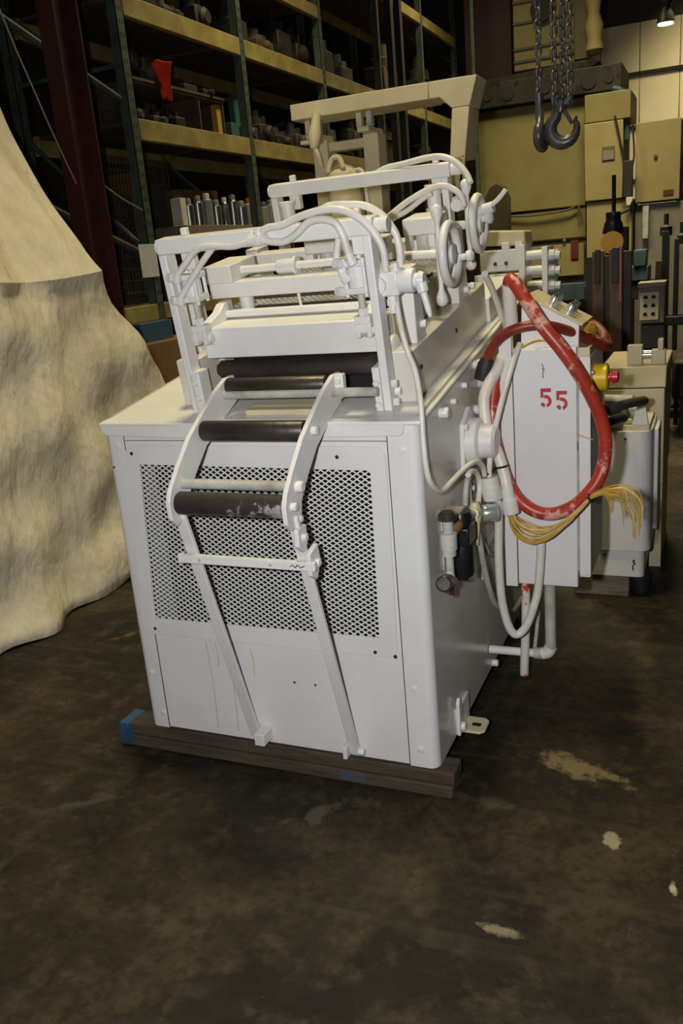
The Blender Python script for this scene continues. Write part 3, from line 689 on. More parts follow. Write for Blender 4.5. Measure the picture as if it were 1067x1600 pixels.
# ------------------------------------------------------------------ hose paths (world coordinates, metres)
PATH = {
    'bar_upper': [(-0.409, -0.014, 1.733), (-0.383, -0.015, 1.741), (-0.341, -0.015, 1.744), (-0.282, -0.018, 1.761), (-0.212, -0.019, 1.771), (-0.156, -0.018, 1.763), (-0.111, -0.014, 1.737), (-0.079, -0.008, 1.699), (-0.061, -0.001, 1.657), (-0.06, 0.007, 1.601)],
    'bar_lower': [(-0.399, -0.015, 1.708), (-0.347, -0.013, 1.701), (-0.305, -0.016, 1.715), (-0.262, -0.02, 1.743), (-0.218, -0.021, 1.747), (-0.183, -0.019, 1.734), (-0.167, -0.014, 1.703), (-0.161, -0.009, 1.673), (-0.158, -0.006, 1.655)],
    'rear_to_valve': [(-0.264, 0.071, 1.773), (-0.233, 0.068, 1.784), (-0.181, 0.067, 1.782), (-0.127, 0.067, 1.773), (-0.084, 0.07, 1.746), (-0.056, 0.075, 1.707), (-0.046, 0.078, 1.68), (-0.043, 0.083, 1.645), (-0.045, 0.086, 1.613)],
    'cyl_lower': [(-0.188, 0.007, 1.697), (-0.2, 0.013, 1.659), (-0.201, 0.018, 1.627), (-0.189, 0.023, 1.599)],
    'left_upper': [(-0.44, -0.01, 1.71), (-0.473, -0.009, 1.706), (-0.513, -0.009, 1.702), (-0.587, -0.01, 1.709), (-0.633, -0.008, 1.698), (-0.673, -0.003, 1.667), (-0.707, 0.001, 1.639)],
    'left_lower': [(-0.578, 0.01, 1.709), (-0.587, 0.008, 1.699), (-0.633, 0.011, 1.658), (-0.698, 0.017, 1.593), (-0.721, 0.018, 1.567)],
    'second_top': [(-0.391, 0.8, 1.9), (-0.322, 0.782, 1.925), (-0.242, 0.766, 1.932), (-0.148, 0.751, 1.94), (-0.089, 0.737, 1.932), (-0.044, 0.727, 1.905), (-0.015, 0.718, 1.871), (-0.001, 0.708, 1.842)],
    'second_mid': [(-0.35, 0.724, 1.742), (-0.298, 0.721, 1.765), (-0.221, 0.714, 1.807), (-0.145, 0.709, 1.837), (-0.094, 0.708, 1.844), (-0.052, 0.711, 1.824), (-0.033, 0.715, 1.798), (-0.028, 0.719, 1.773)],
    'second_low': [(-0.335, 0.726, 1.732), (-0.287, 0.722, 1.755), (-0.224, 0.718, 1.78), (-0.164, 0.713, 1.813), (-0.133, 0.711, 1.824)],
    'side_drop': [(-0.068, 0.098, 1.542), (-0.058, 0.075, 1.497), (-0.042, 0.053, 1.439), (-0.027, 0.053, 1.377), (-0.006, 0.04, 1.329), (0.013, 0.013, 1.246), (0.02, -0.005, 1.146), (0.025, -0.011, 1.078), (0.03, -0.006, 1.035), (0.035, 0.027, 0.998), (0.04, 0.076, 0.976), (0.05, 0.144, 0.985), (0.06, 0.217, 0.997), (0.07, 0.294, 1.002), (0.075, 0.353, 0.993), (0.08, 0.403, 0.966), (0.08, 0.424, 0.931)],
    'side_b': [(0.05, 0.332, 0.957), (0.05, 0.371, 0.957), (0.05, 0.419, 0.944), (0.05, 0.457, 0.917), (0.05, 0.468, 0.881), (0.05, 0.443, 0.833), (0.05, 0.413, 0.809)],
    'side_c': [(0.03, 0.357, 0.847), (0.03, 0.373, 0.896), (0.03, 0.394, 0.922), (0.03, 0.436, 0.929)],
    'side_d': [(0.02, 0.477, 0.788), (0.02, 0.447, 0.864), (0.02, 0.455, 0.91)],
    'side_e': [(0.03, 0.493, 0.756), (0.03, 0.543, 0.675), (0.03, 0.633, 0.591), (0.03, 0.717, 0.546)],
    'side_f': [(0.06, 0.356, 0.805), (0.06, 0.401, 0.713), (0.06, 0.439, 0.621), (0.06, 0.496, 0.517), (0.06, 0.605, 0.396), (0.06, 0.851, 0.269), (0.06, 1.061, 0.25)],
    'red_big': [(0.143, 0.6, 1.375), (0.147, 0.57, 1.448), (0.152, 0.54, 1.509), (0.167, 0.52, 1.533), (0.216, 0.5, 1.464), (0.265, 0.49, 1.389), (0.315, 0.49, 1.324), (0.361, 0.5, 1.253), (0.402, 0.52, 1.171), (0.431, 0.54, 1.09), (0.443, 0.55, 1.009), (0.437, 0.55, 0.942), (0.423, 0.54, 0.895), (0.392, 0.53, 0.85), (0.347, 0.53, 0.805), (0.287, 0.53, 0.777), (0.235, 0.53, 0.777), (0.188, 0.53, 0.8), (0.147, 0.54, 0.841), (0.116, 0.55, 0.909), (0.084, 0.58, 1.007), (0.07, 0.6, 1.091), (0.075, 0.61, 1.176), (0.099, 0.62, 1.249)],
    'red_dark': [(0.049, 0.6, 1.247), (0.064, 0.6, 1.293), (0.092, 0.58, 1.334), (0.137, 0.56, 1.369), (0.197, 0.56, 1.387), (0.263, 0.58, 1.383), (0.33, 0.64, 1.353), (0.383, 0.72, 1.313), (0.413, 0.78, 1.288), (0.416, 0.86, 1.284), (0.397, 0.92, 1.309), (0.368, 0.95, 1.338), (0.335, 0.95, 1.35), (0.311, 0.9, 1.343)],
    'white_big': [(0.109, 0.62, 1.289), (0.092, 0.6, 1.248), (0.07, 0.58, 1.209), (0.056, 0.56, 1.168), (0.055, 0.55, 1.129), (0.062, 0.54, 1.082), (0.075, 0.53, 1.036), (0.1, 0.52, 0.989), (0.121, 0.51, 0.926), (0.136, 0.5, 0.863), (0.145, 0.5, 0.792)],
    'conduit': [(0.173, 0.58, 1.331), (0.164, 0.55, 1.298), (0.154, 0.52, 1.256), (0.125, 0.5, 1.154), (0.095, 0.49, 1.034), (0.085, 0.48, 0.966), (0.08, 0.48, 0.905)],
    'white_loop': [(0.095, 0.48, 0.845), (0.107, 0.48, 0.813), (0.107, 0.48, 0.745), (0.103, 0.48, 0.629), (0.105, 0.49, 0.487), (0.116, 0.5, 0.4), (0.132, 0.51, 0.346), (0.152, 0.52, 0.331), (0.18, 0.53, 0.361), (0.204, 0.54, 0.426), (0.219, 0.55, 0.49), (0.228, 0.555, 0.588), (0.232, 0.555, 0.658), (0.228, 0.56, 0.697)],
    'wire_bundle': [(0.145, 0.5, 0.785), (0.152, 0.5, 0.752), (0.182, 0.49, 0.723), (0.232, 0.48, 0.711), (0.288, 0.48, 0.731), (0.345, 0.49, 0.778), (0.388, 0.5, 0.827), (0.41, 0.5, 0.849), (0.448, 0.49, 0.867), (0.494, 0.48, 0.867), (0.526, 0.48, 0.843), (0.546, 0.48, 0.802)],
    'sensor': [(0.02, 0.769, 1.55), (0.02, 0.882, 1.485), (0.02, 1.003, 1.396), (0.02, 1.071, 1.337)],
}

# ---- hoses of the machine
for n, r, m in (('bar_upper', 0.0105, 'white_hose'), ('bar_lower', 0.0105, 'white_hose'), ('rear_to_valve', 0.0105, 'white_hose'), ('cyl_lower', 0.0095, 'white_hose'),
                ('left_upper', 0.0095, 'white_hose'), ('left_lower', 0.0095, 'white_hose'), ('second_top', 0.0105, 'white_hose'), ('second_mid', 0.0105, 'white_hose'),
                ('second_low', 0.0095, 'white_hose'), ('side_drop', 0.0085, 'white_hose'), ('side_b', 0.0095, 'white_hose'), ('side_c', 0.010, 'grey_white'),
                ('side_d', 0.008, 'grey_white'), ('side_e', 0.009, 'grey_white'), ('side_f', 0.010, 'grey_white')):
    MB().tube(PATH[n], r, 12, 8).build('air_hose', m, M)
for p, q in (((-0.158, -0.006, 1.655), (-0.150, 0.0, 1.625)), ((-0.193, 0.021, 1.607), (-0.178, 0.026, 1.580)), ((-0.707, 0.001, 1.639), (-0.716, 0.006, 1.62)), ((-0.716, 0.017, 1.575), (-0.724, 0.02, 1.555))):
    MB().lathe(p, q, [(0, 0.012), (0.45, 0.012), (0.46, 0.015), (1, 0.015)], 8).build('hose_fitting', 'white_paint', M)
MB().tube(PATH['sensor'], 0.012, 10, 6).build('linkage_bar', 'white_paint', M)

# ---- roller guide hung on the front: two curved side plates, three rollers, two legs
G = MB()
plate = [(0.11, 1.325), (0.06, 1.322), (-0.02, 1.288), (-0.10, 1.240), (-0.18, 1.190), (-0.25, 1.126), (-0.305, 1.068), (-0.322, 1.035), (-0.318, 0.985), (-0.295, 0.962), (-0.232, 0.985),
         (-0.222, 1.026), (-0.165, 1.085), (-0.095, 1.145), (0.015, 1.200), (0.125, 1.25), (0.13, 1.29)]
GX = (-0.622, -0.262)
g0 = MB().prism(plate, 'x', GX[1] - 0.014, GX[1]).build('roller_guide', 'white_paint', M, bevel=0.002)
MB().prism(plate, 'x', GX[0] - 0.014, GX[0]).build('guide_plate', 'white_paint', g0, bevel=0.002)
for (y, z, r, m) in ((0.055, 1.298, 0.026, 'dark_steel'), (-0.115, 1.196, 0.030, 'dark_steel'), (-0.285, 1.027, 0.033, 'worn_roller')):
    MB().lathe((GX[0] + 0.004, y, z), (GX[1] - 0.018, y, z), [(0, 0.01), (0.012, 0.01), (0.0121, r * 0.93), (0.02, r), (0.98, r), (0.9879, r * 0.93), (0.988, 0.01), (1, 0.01)], 26).build('guide_roller', m, g0)
MB().cyl((GX[0], -0.245, 1.072), (GX[1] - 0.014, -0.245, 1.072), 0.0145, 14).build('spacer_rod', 'grey_white', g0)
for (y, z, r) in ((-0.115, 1.196, 0.013), (-0.245, 1.072, 0.016), (-0.285, 1.027, 0.012), (-0.255, 0.985, 0.010)):
    hexbolt((GX[1], y, z), (1, 0, 0), r, r * 1.2, parent=g0, seg=10)
# clamp by the pivot shaft
MB().box(GX[1], GX[1] + 0.028, 0.06, 0.085, 1.255, 1.325).build('shaft_clamp', 'white_paint', g0, bevel=0.003)
for z in (1.275, 1.305): hexbolt((GX[1] + 0.014, 0.06, z), (0, -1, 0), 0.010, 0.010, parent=g0)
# legs
def leg(xa, xb, y0, z0, y1, z1, t):
    a = MB(); d = Vector((0, y1 - y0, z1 - z0)).normalized(); n = Vector((0, d.z, -d.y)) * t
    if n.y > 0: n = -n
    p = [Vector((0, y0, z0)), Vector((0, y1, z1))]
    poly = [(p[0].y, p[0].z), (p[1].y, p[1].z), (p[1].y + n.y, p[1].z + n.z), (p[0].y + n.y, p[0].z + n.z)]
    a.prism(poly, 'x', xa, xb)
    return a
leg(-0.648, -0.612, -0.265, 1.0, -0.004, 0.125, 0.014).build('guide_leg', 'white_paint', g0, bevel=0.002)
leg(-0.285, -0.252, -0.270, 1.0, -0.004, 0.115, 0.014).build('guide_leg', 'white_paint', g0, bevel=0.002)
MB().box(-0.665, -0.225, -0.262, -0.245, 0.836, 0.862).build('cross_bar', 'white_paint', g0, bevel=0.002)
MB().prism([(-0.29, 0.965), (-0.235, 0.965), (-0.235, 0.91), (-0.26, 0.89), (-0.29, 0.915)], 'x', GX[1] - 0.002, GX[1] + 0.012).build('leg_bracket', 'white_paint', g0, bevel=0.003)
MB().prism([(-0.262, 0.885), (-0.205, 0.90), (-0.195, 0.85), (-0.225, 0.80), (-0.258, 0.82)], 'x', -0.252, -0.236).build('leg_bracket', 'white_paint', g0, bevel=0.003)
for (x, y, z) in ((-0.250, -0.262, 0.935), (-0.236, -0.225, 0.85)):
    hexbolt((x, y, z), (1, 0, 0), 0.012, 0.012, parent=g0)
for x in (-0.59, -0.36): hexbolt((x, -0.262, 0.849), (0, -1, 0), 0.005, 0.003, 'grey_white', parent=g0, name='screw', seg=8)
# feet of the legs on the panel
MB().box(-0.612, -0.575, -0.06, 0.002, 0.115, 0.158).build('foot_block', 'white_paint', M, bevel=0.003)
MB().box(-0.30, -0.285, -0.045, 0.002, 0.105, 0.15).build('foot_block', 'white_paint', M, bevel=0.003)
hexbolt((-0.252, -0.02, 0.128), (1, 0, 0), 0.013, 0.018, parent=M)
# scribbled pencil mark on the cross bar
MB().tube([(-0.30, -0.2625, 0.847), (-0.29, -0.2625, 0.852), (-0.285, -0.2625, 0.845), (-0.275, -0.2625, 0.853), (-0.268, -0.2625, 0.846), (-0.255, -0.2625, 0.852)], 0.0015, 4, 3).build('pencil_mark', 'marker', g0)

# ------------------------------------------------------------------ timbers under the machine
t = thing('timber_beam', (-0.57, 0.036, 0), 'weathered wooden timber under the front edge of the white machine', 'timber')
MB().box(-1.20, 0.055, -0.006, 0.085, 0.044, 0.088).build('plank', 'timber', t, bevel=0.005)
MB().box(-1.198, 0.05, -0.014, 0.083, 0.0, 0.043).build('plank', 'timber', t, bevel=0.005)
MB().box(-1.203, -1.16, -0.0155, 0.0865, 0.004, 0.0895).build('blue_paint_end', 'blue_paint', t)['label'] = 'blue painted end of the timber'
MB().box(-0.33, -0.24, -0.0146, 0.06, 0.006, 0.038).build('blue_smear', 'blue_smear', t)
t = MB().box(-1.18, 0.0, 1.25, 1.35, 0.0, 0.088).build('timber_beam', 'timber', bevel=0.006)
tag(t, 'wooden timber under the rear edge of the white machine', 'timber')

# ------------------------------------------------------------------ drain pipe between machine and control cabinet
p = MB(); p.tube([(0.008, 0.685, 0.18), (0.20, 0.685, 0.182)], 0.016, 14, 1)
po = tag(p.build('conduit_pipe', 'white_paint'), 'white pipe elbow running from the machine side up to the control cabinet', 'pipe')
MB().lathe((0.175, 0.685, 0.182), (0.215, 0.685, 0.184), [(0, 0.022), (1, 0.022)], 14).build('collar', 'grey_white', po)
MB().tube([(0.205, 0.685, 0.183), (0.226, 0.685, 0.192), (0.236, 0.685, 0.215)], 0.023, 14, 6).build('elbow', 'white_paint', po)
MB().cyl((0.236, 0.685, 0.21), (0.236, 0.685, 0.50), 0.020, 14).build('riser', 'grey_white', po)
p = MB(); p.tube([(0.155, 0.66, 0.49), (0.153, 0.66, 0.34), (0.148, 0.66, 0.235), (0.143, 0.66, 0.15), (0.140, 0.665, 0.10)], 0.016, 12, 6)
tag(p.build('marked_hose', 'red_white_pipe'), 'white hose with red tape hanging below the control cabinet', 'hose')
p = MB(); p.tube([(0.195, 0.72, 0.49), (0.187, 0.72, 0.34), (0.172, 0.72, 0.20), (0.168, 0.70, 0.175)], 0.007, 8, 6)
tag(p.build('thin_cable', 'grey_white'), 'thin grey cable hanging beside the pipe below the control cabinet', 'cable')

# ------------------------------------------------------------------ electrical cabinet
E = thing('control_cabinet', (0.24, 0.8, 0.49), 'white electrical control cabinet with red stencilled 55 beside the machine', 'cabinet')
MB().box(0.105, 0.385, 0.635, 0.98, 0.515, 1.275).build('body', 'white_paint', E, bevel=0.003)
MB().box(0.350, 0.388, 0.618, 0.637, 0.53, 1.27).build('hinge_flange', 'white_paint', E, bevel=0.002)
MB().box(0.098, 0.140, 0.60, 0.636, 0.478, 1.352).build('mounting_strip', 'white_paint', E, bevel=0.002)
dr = MB().box(0.143, 0.347, 0.60, 0.635, 0.49, 1.31).build('door', 'white_panel', E, bevel=0.003)
for z0, z1 in ((1.00, 1.24), (0.78, 0.97), (0.55, 0.74)):
    MB().cyl((0.3485, 0.612, z0), (0.3485, 0.612, z1), 0.004, 8).build('hinge', 'grey_white', dr)
MB().box(0.1405, 0.1425, 0.606, 0.636, 0.49, 1.30).build('door_gap', 'seam', E)
MB().box(0.3475, 0.3495, 0.62, 0.636, 0.49, 1.27).build('door_gap', 'seam', E)
MB().box(0.13, 0.385, 0.635, 0.98, 1.275, 1.305).build('top_tray', 'cream_paint', E, bevel=0.003)
hexbolt((0.098, 0.615, 1.07), (-1, 0, 0), 0.012, 0.014, parent=E)
hexbolt((0.30, 0.66, 0.515), (0, 0, -1), 0.016, 0.014, parent=E, seg=12)
for z in (1.14, 1.22): hexbolt((0.387, 0.66, z), (1, 0, 0), 0.007, 0.008, 'chrome', parent=E, name='screw', seg=10)
# stencilled 5 5
def five(cx, cz, w, h, y):
    def P(u, v): return (cx + (u - 0.5) * w, cz + (v - 0.5) * h)
    a = MB()
    a.prism([P(0.05, 0.80), P(0.95, 0.80), P(0.95, 1.0), P(0.05, 1.0)], 'y', y - 0.0006, y)
    a.prism([P(0.05, 0.50), P(0.30, 0.50), P(0.30, 0.798), P(0.05, 0.798)], 'y', y - 0.0006, y)
    def strip(a0, a1, n):
        for k in range(n):
            t0 = R(a0 + (a1 - a0) * k / n); t1 = R(a0 + (a1 - a0) * (k + 1) / n)
            q = []
            for (t_, rx, rz) in ((t0, 0.50, 0.335), (t1, 0.50, 0.335), (t1, 0.22, 0.15), (t0, 0.22, 0.15)):
                q.append(P(0.50 + rx * math.cos(t_), 0.315 + rz * math.sin(t_)))
            a.prism(q, 'y', y - 0.0006, y)
    strip(115, -78, 12); strip(-102, -160, 5)
    return a
for i, (cx, cz) in enumerate(((0.249, 1.150), (0.300, 1.141))):
    five(cx, cz, 0.038, 0.062, 0.5998).build('stencil_digit', 'stencil_red', dr)['label'] = 'red stencilled digit 5'
sm = MB(); sm.tube([(0.238, 0.5995, 1.262), (0.243, 0.5995, 1.25), (0.239, 0.5995, 1.245), (0.246, 0.5995, 1.243), (0.241, 0.5995, 1.235), (0.242, 0.5995, 1.215)], 0.0013, 4, 4)
sm.build('smudge', 'marker', dr)
# console on top, its face sloping down to the right
con = [(0.165, 1.305), (0.350, 1.305), (0.353, 1.383), (0.184, 1.478), (0.172, 1.470)]
co = MB().prism(con, 'y', 0.63, 0.86).build('console', 'white_paint', E, bevel=0.003)
MB().prism([(0.178, 1.474), (0.362, 1.372), (0.366, 1.379), (0.182, 1.482)], 'y', 0.622, 0.868).build('console_lid', 'cream_paint', co, bevel=0.002)
sl = Vector((0.184, 0, -0.103)).normalized(); nn_ = Vector((0.103, 0, 0.184)).normalized()
for (f, y) in ((0.42, 0.665), (0.42, 0.715), (0.42, 0.765), (0.70, 0.675), (0.70, 0.73), (0.70, 0.785)):
    c = Vector((0.182, y, 1.482)) + sl * (0.21 * f)
    b_ = MB().lathe(c, c + nn_ * 0.034, [(0, 0.016), (0.35, 0.016), (0.36, 0.013), (0.8, 0.013), (1, 0.010)], 14).build('push_button', 'chrome', co)
    MB().cyl(c + nn_ * 0.034, c + nn_ * 0.038, 0.007, 12).build('button_cap', 'black_plastic', co)
# emergency stop on the right side
c = Vector((0.385, 0.75, 1.19))
eo = MB().lathe(c, c + Vector((0.045, 0, 0)), [(0, 0.046), (0.9, 0.046), (1, 0.040)], 26).build('emergency_stop', 'yellow_plastic', E)
MB().lathe(c + Vector((0.045, 0, 0)), c + Vector((0.078, 0, 0)), [(0, 0.014), (0.3, 0.014), (0.4, 0.022), (0.9, 0.020), (1, 0.012)], 16).build('stop_button', 'red_plastic', eo)
MB().tube([(0.387, 0.80, 1.06), (0.46, 1.0, 1.05), (0.50, 1.35, 1.0), (0.46, 1.66, 0.93)], 0.018, 10, 6).build('cable', 'grey_pedestal', E)
MB().tube([(0.387, 0.86, 1.0), (0.43, 1.1, 0.98), (0.42, 1.4, 0.92), (0.40, 1.66, 0.90)], 0.018, 10, 6).build('cable', 'black_rubber', E)
# brackets from the machine to the cabinet
MB().box(0.006, 0.11, 0.66, 0.68, 0.80, 0.83).build('support_arm', 'grey_white', E, bevel=0.002)
MB().box(0.006, 0.11, 0.66, 0.68, 1.18, 1.21).build('support_arm', 'grey_white', E, bevel=0.002)

# ------------------------------------------------------------------ loose hoses and wires around the cabinet
h = MB().tube(PATH['red_big'], 0.0215, 16, 8).build('red_hose', 'red_hose'); tag(h, 'thick red hose looped in front of the control cabinet door', 'hose')
MB().tube(PATH['red_big'][:3] + [(0.155, 0.533, 1.522)], 0.0222, 16, 8).build('worn_end', 'speckled_hose', h)['label'] = 'worn white end of the hose with red specks'
h = MB().tube(PATH['red_dark'], 0.0165, 14, 8).build('dark_red_hose', 'dark_red_hose'); tag(h, 'dark red hose curving over the top of the control cabinet', 'hose')
MB().lathe((0.038, 0.60, 1.215), (0.061, 0.60, 1.285), [(0, 0.026), (0.3, 0.028), (0.7, 0.028), (1, 0.020)], 14).build('rubber_boot', 'black_rubber', h)
MB().tube([(0.31, 0.90, 1.34), (0.36, 0.93, 1.345), (0.395, 0.90, 1.32), (0.405, 0.84, 1.30)], 0.014, 10, 6).build('old_hose_end', 'old_hose', h)
h = MB().tube(PATH['white_big'], 0.0195, 16, 8).build('white_hose', 'speckled_hose'); tag(h, 'thick white hose with red specks left of the control cabinet', 'hose')
MB().lathe((0.134, 0.5, 0.868), (0.147, 0.5, 0.782), [(0, 0.021), (0.45, 0.022), (0.46, 0.027), (1, 0.027)], 18).build('end_sleeve', 'white_paint', h)
MB().torus((0.116, 0.513, 0.938), (0.12, -0.05, -0.6), 0.0205, 0.004, 18, 6).build('cable_tie', 'black_plastic', h)
MB().tube([(0.100, 0.495, 0.935), (0.078, 0.47, 0.922)], 0.004, 6, 2).build('cable_tie', 'black_plastic', h)
h = MB().tube(PATH['conduit'], 0.0095, 12, 8).build('thin_conduit', 'white_hose'); tag(h, 'slim white conduit slanting down the left edge of the control cabinet', 'conduit')
MB().lathe((0.080, 0.48, 0.912), (0.092, 0.48, 0.832), [(0, 0.030), (0.45, 0.030), (0.46, 0.034), (0.95, 0.033), (1, 0.028)], 22).build('connector', 'white_hose', h)
h = MB().tube(PATH['white_loop'], 0.0145, 14, 8).build('hanging_white_hose', 'white_hose'); tag(h, 'white hose hanging in a long loop below the control cabinet', 'hose')
# yellow wires, tied together
wb_ = thing('wire_bundle', (0.145, 0.5, 0.71), 'bundle of loose yellow wires coming out of the white hose end', 'wires')
wp = PATH['wire_bundle']
for k in range(22):
    a_ = rnd.uniform(0, 6.28); rr = 0.017 * math.sqrt(rnd.random())
    pts_ = []
    cut = rnd.choice((9, 10, 11, 12))
    for i, p in enumerate(wp[:cut]):
        sp_ = [1, 1.2, 1.9, 2.1, 1.7, 1.3, 0.7, 0.4, 0.8, 1.5, 2.2, 2.6][i]
        pts_.append((p[0] + rr * sp_ * math.cos(a_) * 0.5 + rnd.uniform(-.002, .002), p[1] + rr * math.sin(a_) * 0.9, p[2] + rr * sp_ * math.cos(a_) + rnd.uniform(-.003, .003)))
    e_ = Vector(pts_[-1])
    if cut < 12: pts_.append(tuple(e_ + Vector((0.016, 0, -0.02 - 0.02 * rnd.random())))); pts_.append(tuple(Vector(pts_[-1]) + Vector((0.004, 0, -0.03 - 0.02 * rnd.random()))))
    else: pts_.append(tuple(e_ + Vector((0.003, 0, -0.04 - 0.05 * rnd.random()))))
    MB().tube(pts_, 0.0019, 5, 5).build('wire', 'pale_wire' if k % 9 == 0 else 'yellow_wire', wb_)
MB().torus((0.402, 0.5, 0.841), (0.6, 0, 0.55), 0.014, 0.004, 16, 6).build('cable_tie', 'black_plastic', wb_)
w_ = MB().tube([(0.165, 0.56, 1.312), (0.22, 0.60, 1.335), (0.30, 0.64, 1.325), (0.345, 0.70, 1.315)], 0.004, 6, 6).build('yellow_wire', 'yellow_wire'); tag(w_, 'yellow wire lying across the top of the control cabinet', 'wire')
for k in range(5):
    MB().tube([(0.33, 0.66 + .02 * k, 1.309), (0.37, 0.68 + .02 * k, 1.345 + .006 * k), (0.385, 0.74 + .01 * k, 1.33), (0.365, 0.80, 1.31)], 0.003, 5, 6).build('wire_loop', 'yellow_wire', w_)
w_ = MB().tube([(0.345, 0.597, 1.03), (0.37, 0.59, 1.022), (0.40, 0.59, 1.012)], 0.0018, 5, 4).build('loose_wire', 'yellow_wire'); tag(w_, 'short stiff wire sticking out from the door edge of the control cabinet', 'wire')

# ------------------------------------------------------------------ air filter and regulator on the machine side
A = thing('air_filter_regulator', (0.06, 0.15, 0.65), 'black and silver air filter regulator mounted on the machine side', 'regulator')
cx, cyy = 0.055, 0.205
MB().lathe((cx, cyy, 0.655), (cx, cyy, 0.79), [(0, 0.018), (0.10, 0.018), (0.11, 0.034), (0.2, 0.038), (0.9, 0.038), (1.0, 0.034)], 20).build('filter_bowl', 'black_plastic', A)
MB().box(cx - 0.036, cx + 0.036, cyy - 0.045, cyy + 0.045, 0.775, 0.835).build('regulator_body', 'black_plastic', A, bevel=0.006)
MB().lathe((cx, cyy - 0.01, 0.83), (cx, cyy - 0.01, 0.88), [(0, 0.034), (0.3, 0.034), (0.35, 0.04), (0.7, 0.04), (1, 0.034)], 18).build('regulator_bonnet', 'black_plastic', A)
MB().box(0.006, cx + 0.01, cyy - 0.065, cyy + 0.02, 0.876, 0.886).build('mounting_plate', 'cream_paint', A, bevel=0.002)
fx, fy = 0.062, 0.045
MB().lathe((fx, fy, 0.745), (fx, fy, 0.905), [(0, 0.012), (0.28, 0.012), (0.29, 0.021), (0.40, 0.021), (0.41, 0.025), (0.72, 0.025), (0.73, 0.016), (1, 0.016)], 18).build('lubricator', 'grey_white', A)
MB().lathe((fx, fy, 0.90), (fx, fy, 0.925), [(0, 0.027), (0.6, 0.027), (1, 0.018)], 18).build('lubricator_cap', 'dark_steel', A)
MB().lathe((fx, fy + 0.02, 0.85), (fx, fy + 0.10, 0.85), [(0, 0.018), (1, 0.018)], 14).build('nipple', 'brass', A)
MB().lathe((fx, fy, 0.69), (fx, fy, 0.75), [(0, 0.011), (0.5, 0.015), (1, 0.011)], 12).build('tee', 'grey_white', A)
MB().lathe((fx, fy, 0.668), (fx, fy, 0.695), [(0, 0.008), (1, 0.010)], 10).build('drain_cock', 'brass', A)
MB().lathe((fx, fy, 0.715), (fx + 0.012, fy - 0.11, 0.745), [(0, 0.012), (0.45, 0.012), (0.46, 0.023), (0.95, 0.024), (1, 0.018)], 18).build('drain_knob', 'dark_steel', A)
gx, gy, gz = 0.085, 0.455, 0.80
MB().lathe((0.06, 0.36, 0.79), (0.06, 0.36, 0.86), [(0, 0.018), (0.3, 0.022), (0.7, 0.020), (1, 0.013)], 10).build('brass_manifold', 'cream_paint', A)
MB().lathe((0.06, 0.24, 0.845), (0.06, 0.385, 0.818), [(0, 0.014), (0.6, 0.014), (0.61, 0.020), (1, 0.020)], 10).build('pipe_nipple', 'cream_paint', A)
MB().lathe((0.06, 0.38, 0.815), (gx - 0.012, gy - 0.03, gz), [(0, 0.010), (1, 0.010)], 10).build('gauge_stem', 'cream_paint', A)
MB().lathe((gx - 0.02, gy - 0.035, gz + 0.002), (gx + 0.025, gy - 0.005, gz), [(0, 0.025), (0.1, 0.029), (0.85, 0.029), (0.9, 0.033), (1, 0.033)], 24).build('pressure_gauge', 'chrome', A)
MB().lathe((0.06, 0.345, 0.72), (0.06, 0.355, 0.80), [(0, 0.012), (0.5, 0.016), (1, 0.018)], 10).build('manifold_leg', 'cream_paint', A)
MB().box(0.006, 0.012, cyy - 0.05, cyy + 0.07, 0.70, 0.89).build('back_plate', 'grey_white', A)
p = MB(); p.box(0.006, 0.03, 0.585, 0.88, 0.60, 0.615); p.box(0.012, 0.03, 0.585, 0.605, 0.50, 0.60)
tag(p.build('hose_bracket', 'grey_white', bevel=0.002), 'small grey angle bracket on the machine side below the gauge', 'bracket')

# ------------------------------------------------------------------ white tank unit behind the control cabinet
K = thing('hydraulic_tank', (0.40, 2.0, 0.10), 'white hydraulic tank with rounded corner behind the control cabinet', 'tank')
def rounded(x0, x1, y0, y1, r):
    pts = [(x0, y0)]
    for k in range(7):
        a = R(-90 + 90 * k / 6); pts.append((x1 - r + r * math.cos(a), y0 + r + r * math.sin(a)))
    return pts + [(x1, y1), (x0, y1)]
MB().prism(rounded(0.29, 0.51, 1.70, 2.05, 0.05), 'z', 0.235, 0.80).build('upper_shell', 'white_paint', K, bevel=0.003)
MB().prism(rounded(0.25, 0.485, 1.71, 2.05, 0.03), 'z', 0.105, 0.236).build('lower_shell', 'white_paint', K, bevel=0.003)
MB().box(0.30, 0.50, 1.72, 2.04, 0.80, 0.822).build('lid', 'cream_paint', K, bevel=0.004)
MB().prism([(0.425, 0.822), (0.495, 0.822), (0.478, 0.94), (0.465, 0.95), (0.45, 0.935)], 'y', 1.72, 1.74).build('lifting_lug', 'white_paint', K, bevel=0.003)
MB().cyl((0.30, 1.76, 0.88), (0.43, 1.76, 0.875), 0.021, 14).build('pipe', 'black_rubber', K)
MB().lathe((0.40, 1.76, 0.876), (0.445, 1.76, 0.875), [(0, 0.03), (0.5, 0.03), (0.51, 0.036), (1, 0.036)], 12).build('pipe_fitting', 'grey_white', K)
MB().cyl((0.30, 1.80, 0.925), (0.42, 1.80, 0.92), 0.024, 12).build('pipe', 'grey_white', K)
MB().lathe((0.34, 1.74, 0.82), (0.34, 1.74, 0.86), [(0, 0.05), (0.6, 0.05), (1, 0.03)], 16).build('filler_cap', 'cream_paint', K)
MB().box(0.512, 0.53, 1.85, 2.05, 0.30, 0.78).build('side_rib', 'white_paint', K, bevel=0.003)
sc = MB(); sc.tube([(0.435, 1.7085, 0.185), (0.445, 1.7085, 0.19), (0.438, 1.7085, 0.178), (0.448, 1.7085, 0.175), (0.437, 1.7085, 0.163), (0.438, 1.7085, 0.14)], 0.003, 5, 3); sc.build('marker_scribble', 'marker', K)
